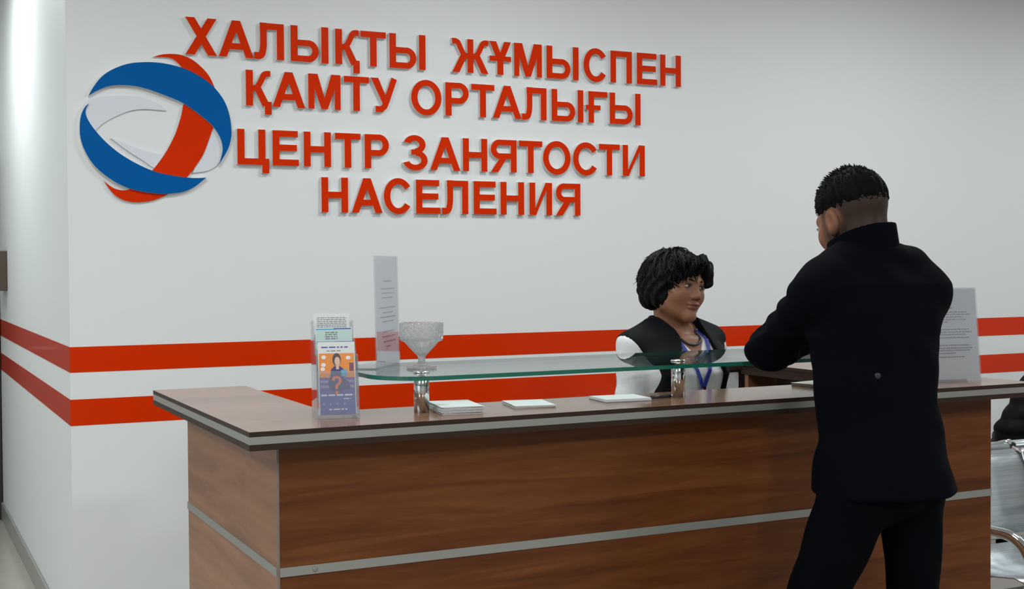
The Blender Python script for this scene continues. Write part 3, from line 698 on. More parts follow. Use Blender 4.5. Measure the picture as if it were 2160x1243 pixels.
# papers
def block(name, label, cat, c, size, rot, hgt, mats, extra=None):
    e = empty(name, (c[0], c[1], c[2]), label, cat)
    return e
def stack(name, label, c, w, d, rot, n_, t):
    e = empty(name, (c[0], c[1], HC), label, 'papers')
    rnd = random.Random(n_*7+1)
    for i in range(n_):
        r_ = rot+rnd.uniform(-.035, .035); dx, dy = rnd.uniform(-.0018, .0018), rnd.uniform(-.0018, .0018)
        bx('sheet', (c[0]-w/2+dx, c[1]-d/2+dy, HC+i*t+.0001), (c[0]+w/2+dx, c[1]+d/2+dy, HC+(i+1)*t-.0002), MAT['paper'] if i == n_-1 else MAT['paper_side'], e, rot=r_)
    return e
stack('paper_stack', 'thick stack of white leaflets on the counter right of the first chrome post', (1.249, 2.852), .102, .15, R(-9), 10, .0018)
stack('paper_stack', 'thin fanned pile of white papers in the middle of the counter under the glass', (1.462, 2.878), .104, .135, R(-12), 4, .0016)
nb = empty('notepad', (1.725, 2.87, HC), 'white notepad lying on the counter left of the second chrome post', 'notepad')
bx('cover', (1.66, 2.815, HC+.0002), (1.79, 2.925, HC+.002), MAT['ink'], nb, rot=R(-6)); bx('page_block', (1.661, 2.817, HC+.002), (1.789, 2.923, HC+.008), MAT['paper'], nb, rot=R(-6))
pen = empty('pen', (1.83, 2.842, HC), 'dark ballpoint pen lying between the notepad and chrome post', 'pen')
MB().tube([(1.80, 2.838, HC+.0055), (1.866, 2.846, HC+.0055)], .0042, 10).build('barrel', plain('pen_black', (.03, .03, .035, 1), .3), pen)
MB().tube([(1.866, 2.846, HC+.0055), (1.878, 2.8475, HC+.0052)], [.004, .001], 10).build('tip', MAT['chrome'], pen)
mg = empty('magazine', (2.44, 2.92, HC), 'glossy dark magazine with a green accent lying beside the man on the counter', 'magazine')
bx('back_cover', (2.362, 2.845, HC+.0002), (2.52, 2.975, HC+.0012), plain('mag_dark', (.03, .03, .03, 1), .3), mg, rot=R(12))
bx('page_block', (2.363, 2.847, HC+.0012), (2.52, 2.973, HC+.0088), plain('mag_pages', (.16, .13, .09, 1), .5), mg, rot=R(12))
bx('front_cover', (2.361, 2.845, HC+.0088), (2.52, 2.975, HC+.0098), plain('mag_cover', (.55, .5, .4, 1), .2), mg, rot=R(12))
bx('green_band', (2.361, 2.8445, HC+.003), (2.405, 2.8475, HC+.0085), plain('mag_green', (.25, .42, .05, 1), .4), mg, rot=R(12), piv=(2.441, 2.91, HC))

cb = empty('side_cabinet', (2.64, 4.0, 0), 'dark cabinet with a white door standing behind the counter, beside the woman', 'cabinet')
bx('body', (2.50, 3.83, .0), (2.875, 4.15, 1.085), MAT['wood_dark'], cb, bevel=.003)
bx('top_board', (2.495, 3.815, 1.0851), (2.88, 4.155, 1.12), MAT['wood_dark'], cb, bevel=.002)
bx('door', (2.504, 3.818, .05), (2.797, 3.829, 1.08), plain('cabinet_door', (.82, .85, .84, 1), .35), cb, bevel=.002)

# ================================================================== WAITING BENCHES
steel, nt, b = nmat('perforated_steel'); N = nt.nodes.new; L = nt.links.new
b.inputs['Metallic'].default_value = .75; b.inputs['Roughness'].default_value = .34
tc = N('ShaderNodeTexCoord'); vo = N('ShaderNodeTexVoronoi'); vo.inputs['Scale'].default_value = 160; vo.inputs['Randomness'].default_value = .15
L(tc.outputs['Object'], vo.inputs['Vector']); rp = N('ShaderNodeValToRGB'); rp.color_ramp.elements[0].position = .28; rp.color_ramp.elements[0].color = (.46, .50, .52, 1)
rp.color_ramp.elements[1].position = .40; rp.color_ramp.elements[1].color = (.60, .65, .67, 1); L(vo.outputs['Distance'], rp.inputs[0]); L(rp.outputs[0], b.inputs['Base Color'])
steel_s = plain('smooth_steel', (.62, .67, .69, 1), .30, .7)
def bench(label, x0, yb, sgn, nseat=3):
    """sgn -1: the seats face -Y; yb = back plane"""
    e = empty('waiting_bench', (x0+nseat*.54/2, yb+sgn*.25, 0), label, 'bench', None)
    y = lambda f: yb+sgn*f
    wd = .50
    for i in range(nseat):
        xa = x0+.03+i*.54
        bk = [(xa, y(-.035), .728), (xa, y(-.03), .748), (xa, y(-.005), .755), (xa, y(.022), .738), (xa, y(.045), .695), (xa, y(.075), .60), (xa, y(.105), .51), (xa, y(.115), .465)]
        bp = MB().sheet(bk[3:], (1, 0, 0), wd, .004).build('backrest', steel, e)
        MB().sheet(bk[:4], (1, 0, 0), wd, .004).build('top_roll', steel_s, bp)
        sp_ = [(xa, y(.118), .435), (xa, y(.15), .405), (xa, y(.25), .392), (xa, y(.38), .400), (xa, y(.46), .412), (xa, y(.50), .405), (xa, y(.512), .38)]
        MB().sheet(sp_, (1, 0, 0), wd, .004).build('seat', steel, e)
    for i in range(nseat+1):
        xa = x0+.01+i*.54
        arm_ = [(xa, y(.055), .72), (xa, y(.09), .60)]
        MB().tube([(xa, y(-.02), .755), (xa, y(.03), .745), (xa, y(.075), .615), (xa, y(.12), .455), (xa, y(.16), .375)], .011, 10).build('side_frame', MAT['chrome'], e)
        loop = []
        for k in range(15):
            a = R(90-180*k/14); loop.append((xa, y(.44+.115*math.cos(a)), .445+.115*math.sin(a)))
        MB().tube([(xa, y(.09), .56), (xa, y(.25), .56)]+loop+[(xa, y(.25), .33), (xa, y(.2), .33)], .019, 12).build('armrest', MAT['chrome'], e)
    bx('beam', (x0-.02, yb+sgn*.22-.03, .305), (x0+nseat*.54+.04, yb+sgn*.22+.03, .36), MAT['chrome'], e, bevel=.004)
    for xa in (x0+.27, x0+nseat*.54-.25):
        MB().tube([(xa, y(.22), .32), (xa, y(.22), .06)], .022, 12).build('leg', MAT['chrome'], e)
        MB().tube([(xa, y(-.06), .02), (xa, y(.0), .045), (xa, y(.22), .075), (xa, y(.44), .045), (xa, y(.5), .02)], .019, 10).build('foot', MAT['chrome'], e)
    return e
bench('perforated steel waiting bench with chrome arm loops right of the counter, nearer row', 3.365, 3.56, -1)
bench('perforated steel waiting bench in the rear row, behind the nearer bench', 3.50, 3.74, 1)

# ================================================================== PEOPLE
skin_m = attr_mix('skin_tan', (.27, .118, .066, 1), (.018, .010, .007, 1), 'stubble', .5, .12, (.30, .10, .08, 1), 'lip')
skin_w = attr_mix('skin_light_tan', (.31, .145, .085, 1), (.22, .055, .045, 1), 'lip', .45, .12, (.32, .12, .075, 1), 'blush')
hair_m = plain('black_hair', (.004, .0037, .004, 1), .7, bump=.3, bscale=300, spec=.09)
cloth_navy = plain('navy_coat_cloth', (.0018, .0025, .0048, 1), .88, bump=.25, bscale=260, spec=.05)
cloth_trouser = plain('dark_navy_trouser_cloth', (.0016, .002, .0034, 1), .9, bump=.2, bscale=300, spec=.05)
leather = plain('black_shoe_leather', (.01, .01, .011, 1), .3)
def wr(P, amp, *waves):
    d = np.zeros(len(P), np.float32)
    for kx, ky, kz, ph in waves: d += np.sin(P[:, 0]*kx+P[:, 1]*ky+P[:, 2]*kz+ph)
    return amp*d

# ---------------------------------------------------------------- standing man in the dark coat
man = empty('person', (2.12, 2.40, 0), 'person seen from behind in a dark navy coat, leaning on the counter with head bowed', 'person')
MS = (math.cos(R(4)), math.sin(R(4)))          # his right-hand side
HF = Frame((2.214, 2.538, 1.582), (-.06, 1), R(-20), R(2), 1.0)
secs = [(.918, 2.182, 2.392, .174, .138), (.96, 2.184, 2.396, .168, .136), (1.04, 2.186, 2.408, .155, .124), (1.13, 2.190, 2.424, .152, .116), (1.24, 2.196, 2.440, .164, .118), (1.35, 2.205, 2.455, .182, .120), (1.42, 2.215, 2.465, .190, .108), (1.47, 2.217, 2.478, .135, .080), (1.515, 2.220, 2.492, .075, .068)]
LS, RS = (2.062, 2.474, 1.408), (2.366, 2.452, 1.395)
LE, RE = (2.076, 2.700, 1.248), (2.455, 2.585, 1.245)
LW, RW = (2.275, 2.815, 1.262), (2.40, 2.815, 1.262)
def coat(P):
    d = loft(P, secs, MS)
    d = smin(d, cone(P, (2.12, 2.478, 1.462), LS, .056, .060), .05)
    d = smin(d, cone(P, (2.33, 2.470, 1.462), RS, .054, .058), .05)
    d = smin(d, smin(cone(P, LS, LE, .064, .053), cone(P, LE, LW, .056, .043), .02), .035)
    d = smin(d, smin(cone(P, RS, RE, .063, .053), cone(P, RE, RW, .054, .043), .02), .03)
    # folds: sleeve creases, back seam, light quilting at the lower back
    el = np.exp(-(nlen(P-V3(*LE))/.10)**2)+np.exp(-(nlen(P-V3(*RE))/.10)**2)
    d = d+el*.0045*np.sin(P[:, 0]*70+P[:, 2]*95+P[:, 1]*40)
    ar = np.exp(-(nlen(P-V3(2.045, 2.58, 1.34))/.10)**2)
    d = d+ar*.004*np.sin(P[:, 2]*80-P[:, 1]*60)
    d = d+.0022*np.sin(P[:, 2]*38+2.2*np.sin(P[:, 0]*9+P[:, 1]*5))*(P[:, 2] < 1.3)
    d = d+.0015*np.sin(P[:, 0]*55+P[:, 2]*20+np.sin(P[:, 2]*30))
    d = d-.004*np.clip((1.03-P[:, 2])/.12, 0, 1)
    return d
cut_hole = lambda P, W_, E_: (P-V3(*W_))@V3(*((np.array(W_)-np.array(E_))/np.linalg.norm(np.array(W_)-np.array(E_))))
cuff = lambda P, W_, E_: -np.maximum(-(cut_hole(P, W_, E_)-.004), nlen(P-V3(*W_))-.085)     # open the sleeve end only at its own wrist
jk = sdf_object('jacket', lambda P: smax(smax(coat(P), cuff(P, LW, LE), .004), cuff(P, RW, RE), .004), (1.93, 2.2, .84), (2.62, 2.92, 1.55), .0065, cloth_navy, man)
NC = (2.216, 2.505)
def collar(P):
    s = [(1.455, 2.214, 2.490, .104, .090), (1.50, 2.217, 2.502, .086, .080), (1.60, 2.214, 2.516, .080, .080)]
    o = loft(P, s, MS); i = loft(P, [(z-.05 if k == 0 else z+.05 if k == 2 else z, x, y, a-.010, b-.010) for k, (z, x, y, a, b) in enumerate(s)], MS)
    d = smax(o, -i, .004)
    f = P[:, 1]-2.43
    d = smax(d, P[:, 2]-(1.575-.36*f+.10*(P[:, 0]-2.215)), .005)
    gap = np.maximum(np.abs(P[:, 0]-2.205)-.022, 2.52-P[:, 1]); return smax(d, -gap, .004)
sdf_object('collar', collar, (2.08, 2.37, 1.44), (2.35, 2.64, 1.62), .0045, cloth_navy, jk)
MB().lathe([(.006, 0), (.0075, .0015), (.007, .003), (.004, .0036)], (0, 0, 0), 16).build('button', plain('dark_button', (.02, .02, .023, 1), .3), jk)
bt = [o for o in jk.children if o.name.startswith('button')][0]
for v_ in bt.data.vertices: v_.co += world_loc(jk)
# the button sits on the back of the coat: march from behind onto its surface
p0 = np.array([1.60, 1.72, 1.215]); tgt = np.array([2.185, 2.425, 1.205]); dr_ = (tgt-p0)/np.linalg.norm(tgt-p0); t_ = 0
for _ in range(80): t_ += float(coat((p0+dr_*t_)[None].astype(np.float32))[0])*.8
bt.location = Vector(p0+dr_*t_)-world_loc(jk); bt.rotation_euler = (-Vector(dr_)).to_track_quat('Z', 'Y').to_euler()
LH, LK, LA = (2.080, 2.392, .885), (1.925, 2.44, .50), (1.850, 2.49, .09)
RH, RK, RA = (2.268, 2.390, .885), (2.272, 2.385, .50), (2.275, 2.34, .09)
def trousers(P):
    d = smin(cone(P, LH, LK, .086, .056), cone(P, LK, LA, .056, .050), .02)
    r = smin(cone(P, RH, RK, .078, .050), cone(P, RK, RA, .050, .048), .02)
    d = smin(d, r, .018); d = smin(d, ell(P, (2.176, 2.388, .945), (.160, .118, .10)), .04)
    for K in (LK, RK): d = d+.004*np.exp(-(nlen(P-V3(*K))/.09)**2)*np.sin(P[:, 2]*90+P[:, 0]*50)
    d = d+.0018*np.sin(P[:, 2]*30+P[:, 0]*60+P[:, 1]*35)
    return smax(d, np.maximum(.055-P[:, 2], P[:, 2]-1.0), .004)
sdf_object('trousers', trousers, (1.76, 2.2, .04), (2.42, 2.62, 1.04), .007, cloth_trouser, man)
def shoe(P, A, f):
    f = np.array((f[0], f[1], 0))/math.hypot(f[0], f[1]); a = np.array((A[0], A[1], 0.))
    q = lambda k, z: tuple(a+f*k+np.array((0, 0, z)))
    d = smin(cone(P, q(-.05, .042), q(.15, .034), .040, .036), cone(P, q(-.01, .06), q(.0, .10), .040, .040), .03)
    return smax(d, .002-P[:, 2], .004)
for A, f in ((LA, (-.25, 1)), (RA, (.2, 1))):
    sdf_object('shoe', lambda P: shoe(P, A, f), (A[0]-.17, A[1]-.16, 0), (A[0]+.17, A[1]+.26, .15), .006, leather, man)
def man_body(P):
    d = head_sdf(P, HF)
    d = smin(d, cone(P, HF.out((0, -.028, -.05)), (2.217, 2.485, 1.46), .056, .060), .03)
    d = smin(d, loft(P, [(z, x, y, a-.024, b-.024) for z, x, y, a, b in secs[:-1]], MS), .03)
    for S_, E_, W_ in ((LS, LE, LW), (RS, RE, RW)):
        d = smin(d, smin(cone(P, S_, E_, .044, .036), cone(P, E_, W_, .036, .025), .02), .03)
    for H_, K_, A_ in ((LH, LK, LA), (RH, RK, RA)): d = smin(d, smin(cone(P, H_, K_, .068, .045), cone(P, K_, A_, .045, .032), .02), .02)
    d = smin(d, hand_sdf(P, (2.285, 2.822, 1.250), (.95, .25, -.06), (-.25, .95, 0), (0, 0, 1), 1, .95, .2), .012)
    d = smin(d, hand_sdf(P, (2.398, 2.822, 1.250), (-.1, .95, -.06), (.95, .1, 0), (0, 0, 1), -1, .95, .2), .012)
    for A in (LA, RA): d = smin(d, cone(P, (A[0], A[1], .07), (A[0], A[1]+.1, .035), .028, .022), .02)
    return d
def stub(P):
    p = HF.to(P)
    back = np.clip((.050-p[:, 1])/.022, 0, 1)                     # not on the face
    hi = np.clip((p[:, 2]+.125+.35*np.minimum(p[:, 1], .03))/.045, 0, 1)   # fade: sparse at the nape and round the ear
    ear = np.exp(-(nlen((np.abs(p)-V3(.079, .006, .0)*np.array([1, 1, 1]))*V3(1, 1, .8))/.026)**4)
    cap = np.clip((p[:, 2]-.012)/.035, 0, 1)
    side = np.clip(.92+.08*cap, 0, 1)
    return np.clip(back*hi*side*(1-ear)*1.0+np.clip((p[:, 2]-.05)/.02, 0, 1)*(p[:, 1] < .075), 0, 1)*(p[:, 2] > -.11)
def lipm(P): p = HF.to(P); return np.clip(1-nlen((p-V3(0, .092, -.06))/V3(.024, .02, .011)), 0, 1)**.5
sdf_object('body', man_body, (1.76, 2.22, .02), (2.56, 2.97, 1.76), .0046, skin_m, man, {'stubble': stub, 'lip': lipm})
def man_hair(P):
    p = HF.to(P); q = p.copy(); q[:, 0] = np.abs(q[:, 0])
    d = ell(p, (0, -.012, .040), (.0815, .1000, .0905))
    line = .028-.016*np.clip(-p[:, 1]/.08, -1, 1)*(p[:, 1] < 0)+.022*np.clip((p[:, 1]-.05)/.04, 0, 1)
    d = d+.0055*np.clip((line+.030-p[:, 2])/.030, 0, 1)       # cut close towards the lower edge
    d = smax(d, line-p[:, 2], .004)
    return d*HF.k+.0012*np.sin(p[:, 0]*310+4*np.sin(p[:, 1]*90))+.0010*np.sin(p[:, 1]*280+3*np.sin(p[:, 0]*120))
hr = sdf_object('hair', man_hair, (2.09, 2.41, 1.55), (2.34, 2.69, 1.75), .0035, hair_m, man)
rnd = np.random.default_rng(4); L_ = []
while len(L_) < 1500:
    u_ = rnd.normal(size=3); u_ /= np.linalg.norm(u_)
    p = np.array((0, -.012, .040))+u_*np.array((.080, .098, .0885))
    if p[2] < .034+(.02 if p[1] > 0 else .25)*p[1]+.006: continue
    up_ = max(0, u_[2]); ln = .0035+.0105*up_**1.5*rnd.uniform(.5, 1.25)
    dirn = u_*1.0+np.array((rnd.normal()*.35, .35+rnd.normal()*.3, .35)); dirn /= np.linalg.norm(dirn)
    L_.append(([HF.out(p), HF.out(p+dirn*ln*.6), HF.out(p+dirn*ln+np.array((0, .002, -.001)))], .0016))
strands('hair_tuft', L_, hr, hair_m)['kind'] = 'stuff'
def brow_tube(F, sx, z=.026, w=.0036):
    return [F.out((sx*x, y, zz_)) for x, y, zz_ in ((.014, .0905, z-.002), (.026, .0885, z+.002), (.038, .080, z+.001), (.047, .071, z-.005))], [w*.8, w, w*.8, w*.3]
for sx in (-1, 1):
    pts, rr = brow_tube(HF, sx); MB().tube(pts, rr, 8).build('eyebrow', hair_m, man)
def eye(F, sx, parent, look=(0, 1, 0)):
    c = np.array((sx*.0325, .0800, .0045)); white = plain('eye_white', (.62, .58, .55, 1), .25); dark = plain('eye_iris', (.012, .008, .006, 1), .12)
    lidm = plain('eye_lash', (.012, .009, .009, 1), .5)
    P, Q = [], []
    n_, m_ = 16, 8
    for i in range(m_+1):
        th = math.pi*i/m_
        for j in range(n_):
            ph = 2*math.pi*j/n_; P.append(F.out(c+np.array((.0138*math.sin(th)*math.cos(ph), .0095*math.sin(th)*math.sin(ph), .0058*math.cos(th)))))
    for i in range(m_):
        for j in range(n_): Q.append((i*n_+j, i*n_+(j+1) % n_, (i+1)*n_+(j+1) % n_, (i+1)*n_+j))
    e = np_mesh('eye', np.array(P), np.array(Q), white, parent)
    o = F.out(c+np.array((look[0]*.004, .0075, .0004)))
    u_, v_, n2 = F.vec((1, 0, 0)), F.vec((0, 0, 1)), F.vec((0, 1, 0))
    MB().prism([(.0050*math.cos(a), .0052*math.sin(a)) for a in [2*math.pi*k/16 for k in range(16)]], (o, u_, v_, n2), .0028).build('iris', dark, e)
    lid = [F.out(c+np.array((x, .0098-abs(x/.0145)**2*.0075, z_))) for x, z_ in ((-.015*sx*-1*-1, -.001), (-.008*sx, .0050), (0, .0066), (.008*sx, .0054), (.0150*sx, .0012))]
    MB().tube(lid, [.0010, .0016, .0019, .0019, .0012], 6).build('eyelash', lidm, e)
    return e
for sx in (-1, 1): eye(HF, sx, man)

# ---------------------------------------------------------------- woman behind the counter
wom = empty('person', (2.275, 3.47, 0), 'person with short black hair in a black vest and white blouse, standing behind the counter', 'person')
af = R(8.6); WF = np.array((math.sin(af), -math.cos(af)))          # the way her body faces
WS = (-math.cos(af), -math.sin(af))                                # her right-hand side
WFr = Frame((2.270, 3.426, 1.400), (math.sin(R(13)), -math.cos(R(13))), R(-2), R(8), .925)
wsec = [(.80, 2.278, 3.475, .168, .128), (.95, 2.278, 3.468, .150, .118), (1.05, 2.276, 3.458, .150, .128), (1.13, 2.275, 3.448, .160, .135), (1.20, 2.273, 3.450, .158, .112), (1.245, 2.272, 3.452, .125, .085), (1.285, 2.270, 3.452, .060, .058)]
wR, wL = (2.115, 3.435, 1.212), (2.425, 3.478, 1.218)
wRE, wLE = (2.085, 3.42, .955), (2.445, 3.455, .955)
wRW, wLW = (2.16, 3.25, .80), (2.43, 3.28, .80)
wloc = lambda P: ((P[:, 0]-2.273)*WS[0]+(P[:, 1]-3.45)*WS[1], (P[:, 0]-2.273)*WF[0]+(P[:, 1]-3.45)*WF[1])
def blouse(P):
    d = loft(P, wsec[:-1], (-WS[0], -WS[1]))
    for S_, E_, W_, c in ((wR, wRE, wRW, (2.19, 3.445, 1.245)), (wL, wLE, wLW, (2.35, 3.468, 1.248))):
        d = smin(d, cone(P, c, S_, .042, .048), .04)
        d = smin(d, smin(cone(P, S_, E_, .052, .044), cone(P, E_, W_, .044, .034), .02), .03)
    s, f = wloc(P)
    d = d+.0025*np.sin(P[:, 2]*60+P[:, 0]*50+2*np.sin(P[:, 0]*25))
    vneck = np.maximum(np.abs(s-.0)-np.clip((P[:, 2]-1.172)*.75, -.01, .1), -f); d = smax(d, -vneck, .004)
    return smax(d, np.maximum((P[:, 2]-1.27), .80-P[:, 2]), .004)
white_c = plain('white_blouse_cotton', (.84, .86, .87, 1), .75, bump=.3, bscale=160, spec=.25)
sdf_object('blouse', blouse, (1.98, 3.18, .78), (2.58, 3.66, 1.30), .006, white_c, wom)
def vest(P):
    d = loft(P, [(z, x, y, a+.013, b+.016) for z, x, y, a, b in wsec], (-WS[0], -WS[1]))-.0
    for S_, c in ((wR, (2.19, 3.445, 1.245)), (wL, (2.35, 3.468, 1.248))): d = smin(d, cone(P, c, S_, .056, .060), .035)
    s, f = wloc(P)
    # raised collar band round the neck
    col = smax(loft(P, [(1.23, 2.270, 3.452, .080, .075), (1.31, 2.268, 3.452, .070, .068)], (-WS[0], -WS[1])), -loft(P, [(1.18, 2.27, 3.452, .063, .059), (1.36, 2.268, 3.452, .056, .054)], (-WS[0], -WS[1])), .004)
    d = smin(d, col, .012)
    arm_w = .205-np.clip((1.250-P[:, 2])/.10, 0, 1)*.070
    d = smax(d, np.abs(s)-arm_w, .006)
    w_ = .050+.16*np.clip((1.27-P[:, 2])/.5, 0, 1)+.03*np.clip((P[:, 2]-1.24)/.06, 0, 1)
    wedge = np.maximum(np.abs(s+.006)-w_, -f-.02*(P[:, 2] > 1.25)); d = smax(d, -wedge, .005)
    d = d+.0015*np.sin(P[:, 2]*45+P[:, 0]*30)
    return smax(d, np.maximum(P[:, 2]-1.325, .79-P[:, 2]), .004)
vm = plain('black_vest_cloth', (.0045, .005, .0065, 1), .75, bump=.2, bscale=220, spec=.15)
ve = sdf_object('vest', vest, (2.05, 3.25, .77), (2.50, 3.66, 1.34), .005, vm, wom)
def wbody(P):
    d = head_sdf(P, WFr, 1.0)
    d = smin(d, cone(P, WFr.out((0, -.025, -.055)), (2.271, 3.452, 1.235), .052, .058), .03)
    d = smin(d, loft(P, [(z, x, y, a-.007 if z > 1.0 else a-.02, b-.007 if z > 1.0 else b-.02) for z, x, y, a, b in wsec[:-1]], (-WS[0], -WS[1])), .035)
    for S_, E_, W_, c in ((wR, wRE, wRW, (2.19, 3.445, 1.245)), (wL, wLE, wLW, (2.35, 3.468, 1.248))):
        d = smin(d, cone(P, c, S_, .034, .038), .04); d = smin(d, smin(cone(P, S_, E_, .040, .033), cone(P, E_, W_, .033, .023), .02), .03)
    d = smin(d, hand_sdf(P, (2.165, 3.240, .792), (.25, -.9, -.3), (.95, .25, 0), (0, 0, 1), 1, .9, .25), .012)
    d = smin(d, hand_sdf(P, (2.428, 3.270, .792), (-.2, -.9, -.3), (.95, -.2, 0), (0, 0, 1), -1, .9, .25), .012)
    for x in (2.20, 2.355): d = smin(d, smin(cone(P, (x, 3.48, .80), (x, 3.47, .45), .075, .050), cone(P, (x, 3.47, .45), (x, 3.50, .08), .048, .034), .02), .03)
    return d
wlip = lambda P: (lambda p: np.clip(1.6*(1-nlen((p-V3(0, .093, -.0605))/V3(.025, .016, .0125))), 0, 1))(WFr.to(P))
blush = lambda P: (lambda p: .6*np.clip(1-nlen((np.abs(p)*V3(1, 1, 1)-V3(.046, .055, .022))/V3(.03, .04, .03)), 0, 1))(WFr.to(P))
sdf_object('body', wbody, (1.99, 3.08, .03), (2.58, 3.66, 1.56), .0034, skin_w, wom, {'lip': wlip, 'blush': blush})
def skirt(P):
    d = smin(cone(P, (2.20, 3.48, .82), (2.20, 3.47, .45), .098, .070), cone(P, (2.355, 3.48, .82), (2.355, 3.47, .45), .098, .070), .03)
    for x in (2.20, 2.355): d = smin(d, cone(P, (x, 3.47, .45), (x, 3.50, .08), .070, .058), .02)
    d = smin(d, ell(P, (2.278, 3.475, .84), (.17, .128, .10)), .03)
    return smax(d, np.maximum(.055-P[:, 2], P[:, 2]-.90), .004)
sdf_object('trousers', skirt, (2.06, 3.3, .04), (2.50, 3.64, .92), .008, vm, wom)
for x in (2.20, 2.355):
    A = (x, 3.50, .08); sdf_object('shoe', lambda P: shoe(P, A, (0.05, -1)), (x-.17, 3.24, 0), (x+.17, 3.64, .15), .006, leather, wom)
hair_w = plain('glossy_black_hair', (.004, .0045, .005, 1), .52, bump=.4, bscale=260, spec=.15)
def whair(P):
    p = WFr.to(P); q = p.copy(); q[:, 0] = np.abs(q[:, 0])
    d = ell(p, (0, -.020, .042), (.098, .112, .088))
    d = smin(d, ell(p, (.020, -.055, .0), (.080, .078, .100)), .04)
    d = smin(d, ell(q, (.078, -.012, -.010), (.030, .050, .070)), .03)
    # face opening, lower on the temples
    zf = np.minimum(.046-.75*p[:, 0], .078)
    face = np.maximum(np.maximum(p[:, 2]-zf-.008*np.sin(p[:, 0]*150), -(p[:, 1]-.030)), q[:, 0]-.088)
    d = smax(d, -face, .012)
    d = smin(d, ell(p, (-.070, .066, .052), (.019, .030, .046)), .015)
    nape = np.maximum(p[:, 2]+.085, -(p[:, 1]+.20)); d = smax(d, -nape, .02)
    th = np.arctan2(p[:, 0], p[:, 1]+.03)
    return d*WFr.k+.0035*np.sin(th*17+p[:, 2]*40+3*np.sin(p[:, 2]*33))+.0025*np.sin(th*31-p[:, 2]*60)
hw_ = sdf_object('hair', whair, (2.08, 3.24, 1.26), (2.44, 3.62, 1.60), .004, hair_w, wom)
rnd = np.random.default_rng(11); L_ = []
crown = np.array((.012, -.055, .135))
while len(L_) < 900:
    u_ = rnd.normal(size=3); u_ /= np.linalg.norm(u_)
    p = np.array((0, -.022, .040))+u_*np.array((.097, .110, .087))
    fr = p[1] > .035
    if fr and p[2] < max(.05-.75*p[0], .03)+.012: continue
    if not fr and p[2] < -.045: continue
    away = p-crown; away /= max(np.linalg.norm(away), .02)
    tang = away-u_*(away@u_); tang /= max(np.linalg.norm(tang), .1)
    ln = rnd.uniform(.03, .07)*(.7 if fr else 1)
    side = np.cross(u_, tang)*rnd.normal()*.5
    pts = [p-u_*.004, p+tang*ln*.4+u_*.007*rnd.uniform(.3, 1.6)+side*ln*.1, p+tang*ln*.75+side*ln*.4+u_*.006*rnd.uniform(-.5, 1.8)-np.array((0, 0, .004)), p+tang*ln+side*ln*.7+u_*rnd.uniform(-.008, .018)-np.array((0, 0, .008))]
    L_.append(([WFr.out(q_) for q_ in pts], rnd.uniform(.0016, .0034)))
for i in range(70):                     # fringe falling over the forehead
    x = rnd.uniform(-.085, .080); y = .108-abs(x)**2*7.5+rnd.uniform(-.004, .004)
    z0 = .092+rnd.uniform(-.01, .015); z1 = (min(.048-.75*x, .075) if x > -.055 else .022)+rnd.uniform(-.010, .010)
    sw = rnd.uniform(.0, .022) if x > -.045 else rnd.uniform(-.006, .004)
    L_.append(([WFr.out((x, y-.02, z0+.012)), WFr.out((x+sw*.3, y-.003, z0-.012)), WFr.out((x+sw*.7, y, (z0+z1)/2)), WFr.out((x+sw, y-.006, z1))], rnd.uniform(.002, .004)))
strands('hair_lock', L_, hw_, hair_w)['kind'] = 'stuff'
for sx in (-1, 1):
    pts, rr = brow_tube(WFr, sx, .024, .0030); MB().tube(pts, rr, 8).build('eyebrow', hair_w, wom)
    eye(WFr, sx, wom, (.35, 1, 0))
# lanyard: blue ribbon lying on the chest, meeting at the waist
blue_r = plain('blue_lanyard_ribbon', (.018, .035, .36, 1), .5)
def chest(s, z, lift=.006):   # point on the front of the blouse / chest at side offset s (her right +), height z
    p0 = np.array((2.273+WS[0]*s+WF[0]*.35, 3.45+WS[1]*s+WF[1]*.35, z)); d_ = np.array((-WF[0], -WF[1], 0)); t_ = 0
    for _ in range(60):
        q_ = (p0+d_*t_)[None].astype(np.float32); t_ += float(min(blouse(q_)[0], wbody(q_)[0]))*.8
    return Vector(p0+d_*(t_-lift))
def ribbon(pts, w, t=.0018):
    m = MB(); P = [Vector(p) for p in pts]; rows = []
    for i, p in enumerate(P):
        tg = (P[min(i+1, len(P)-1)]-P[max(i-1, 0)]).normalized(); n_ = Vector((WF[0], WF[1], .25)).normalized(); sd = tg.cross(n_).normalized(); n_ = sd.cross(tg)
        rows.append([m.bm.verts.new(p+sd*w/2*a+n_*t*b_) for a, b_ in ((-1, 0), (1, 0), (1, 1), (-1, 1))])
    for A, B in zip(rows, rows[1:]):
        for k in range(4): m.bm.faces.new((A[k], A[(k+1) % 4], B[(k+1) % 4], B[k]))
    m.bm.faces.new(rows[0]); m.bm.faces.new(list(reversed(rows[-1])))
    return m
la = empty('lanyard', chest(0, 1.06), 'blue lanyard hanging in a V on the chest of the woman behind the counter', 'lanyard')
zlow = 1.088
for sg in (1, -1):
    pts = [chest(.060*sg, 1.262), chest(.056*sg, 1.235), chest(.048*sg, 1.20)]+[chest(sg*.048*(1-t_)+sg*.004*t_, 1.20+(zlow-1.20)*t_) for t_ in (.25, .5, .75, 1)]
    ribbon(pts, .013).build('ribbon', blue_r, la)
MB().prism(rect(-.006, -.02, .006, .004), (chest(0, zlow, .010), (-WS[0], -WS[1], 0), (0, 0, 1), (WF[0], WF[1], 0)), .003).build('clip', MAT['chrome'], la)
nk = [chest(s_, z_, .004) for s_, z_ in ((-.050, 1.250), (-.036, 1.232), (-.018, 1.222), (0, 1.219), (.018, 1.222), (.036, 1.232), (.050, 1.250))]
MB().tube(nk, .0042, 8).build('necklace', plain('dark_bead_necklace', (.03, .028, .026, 1), .35), wom)

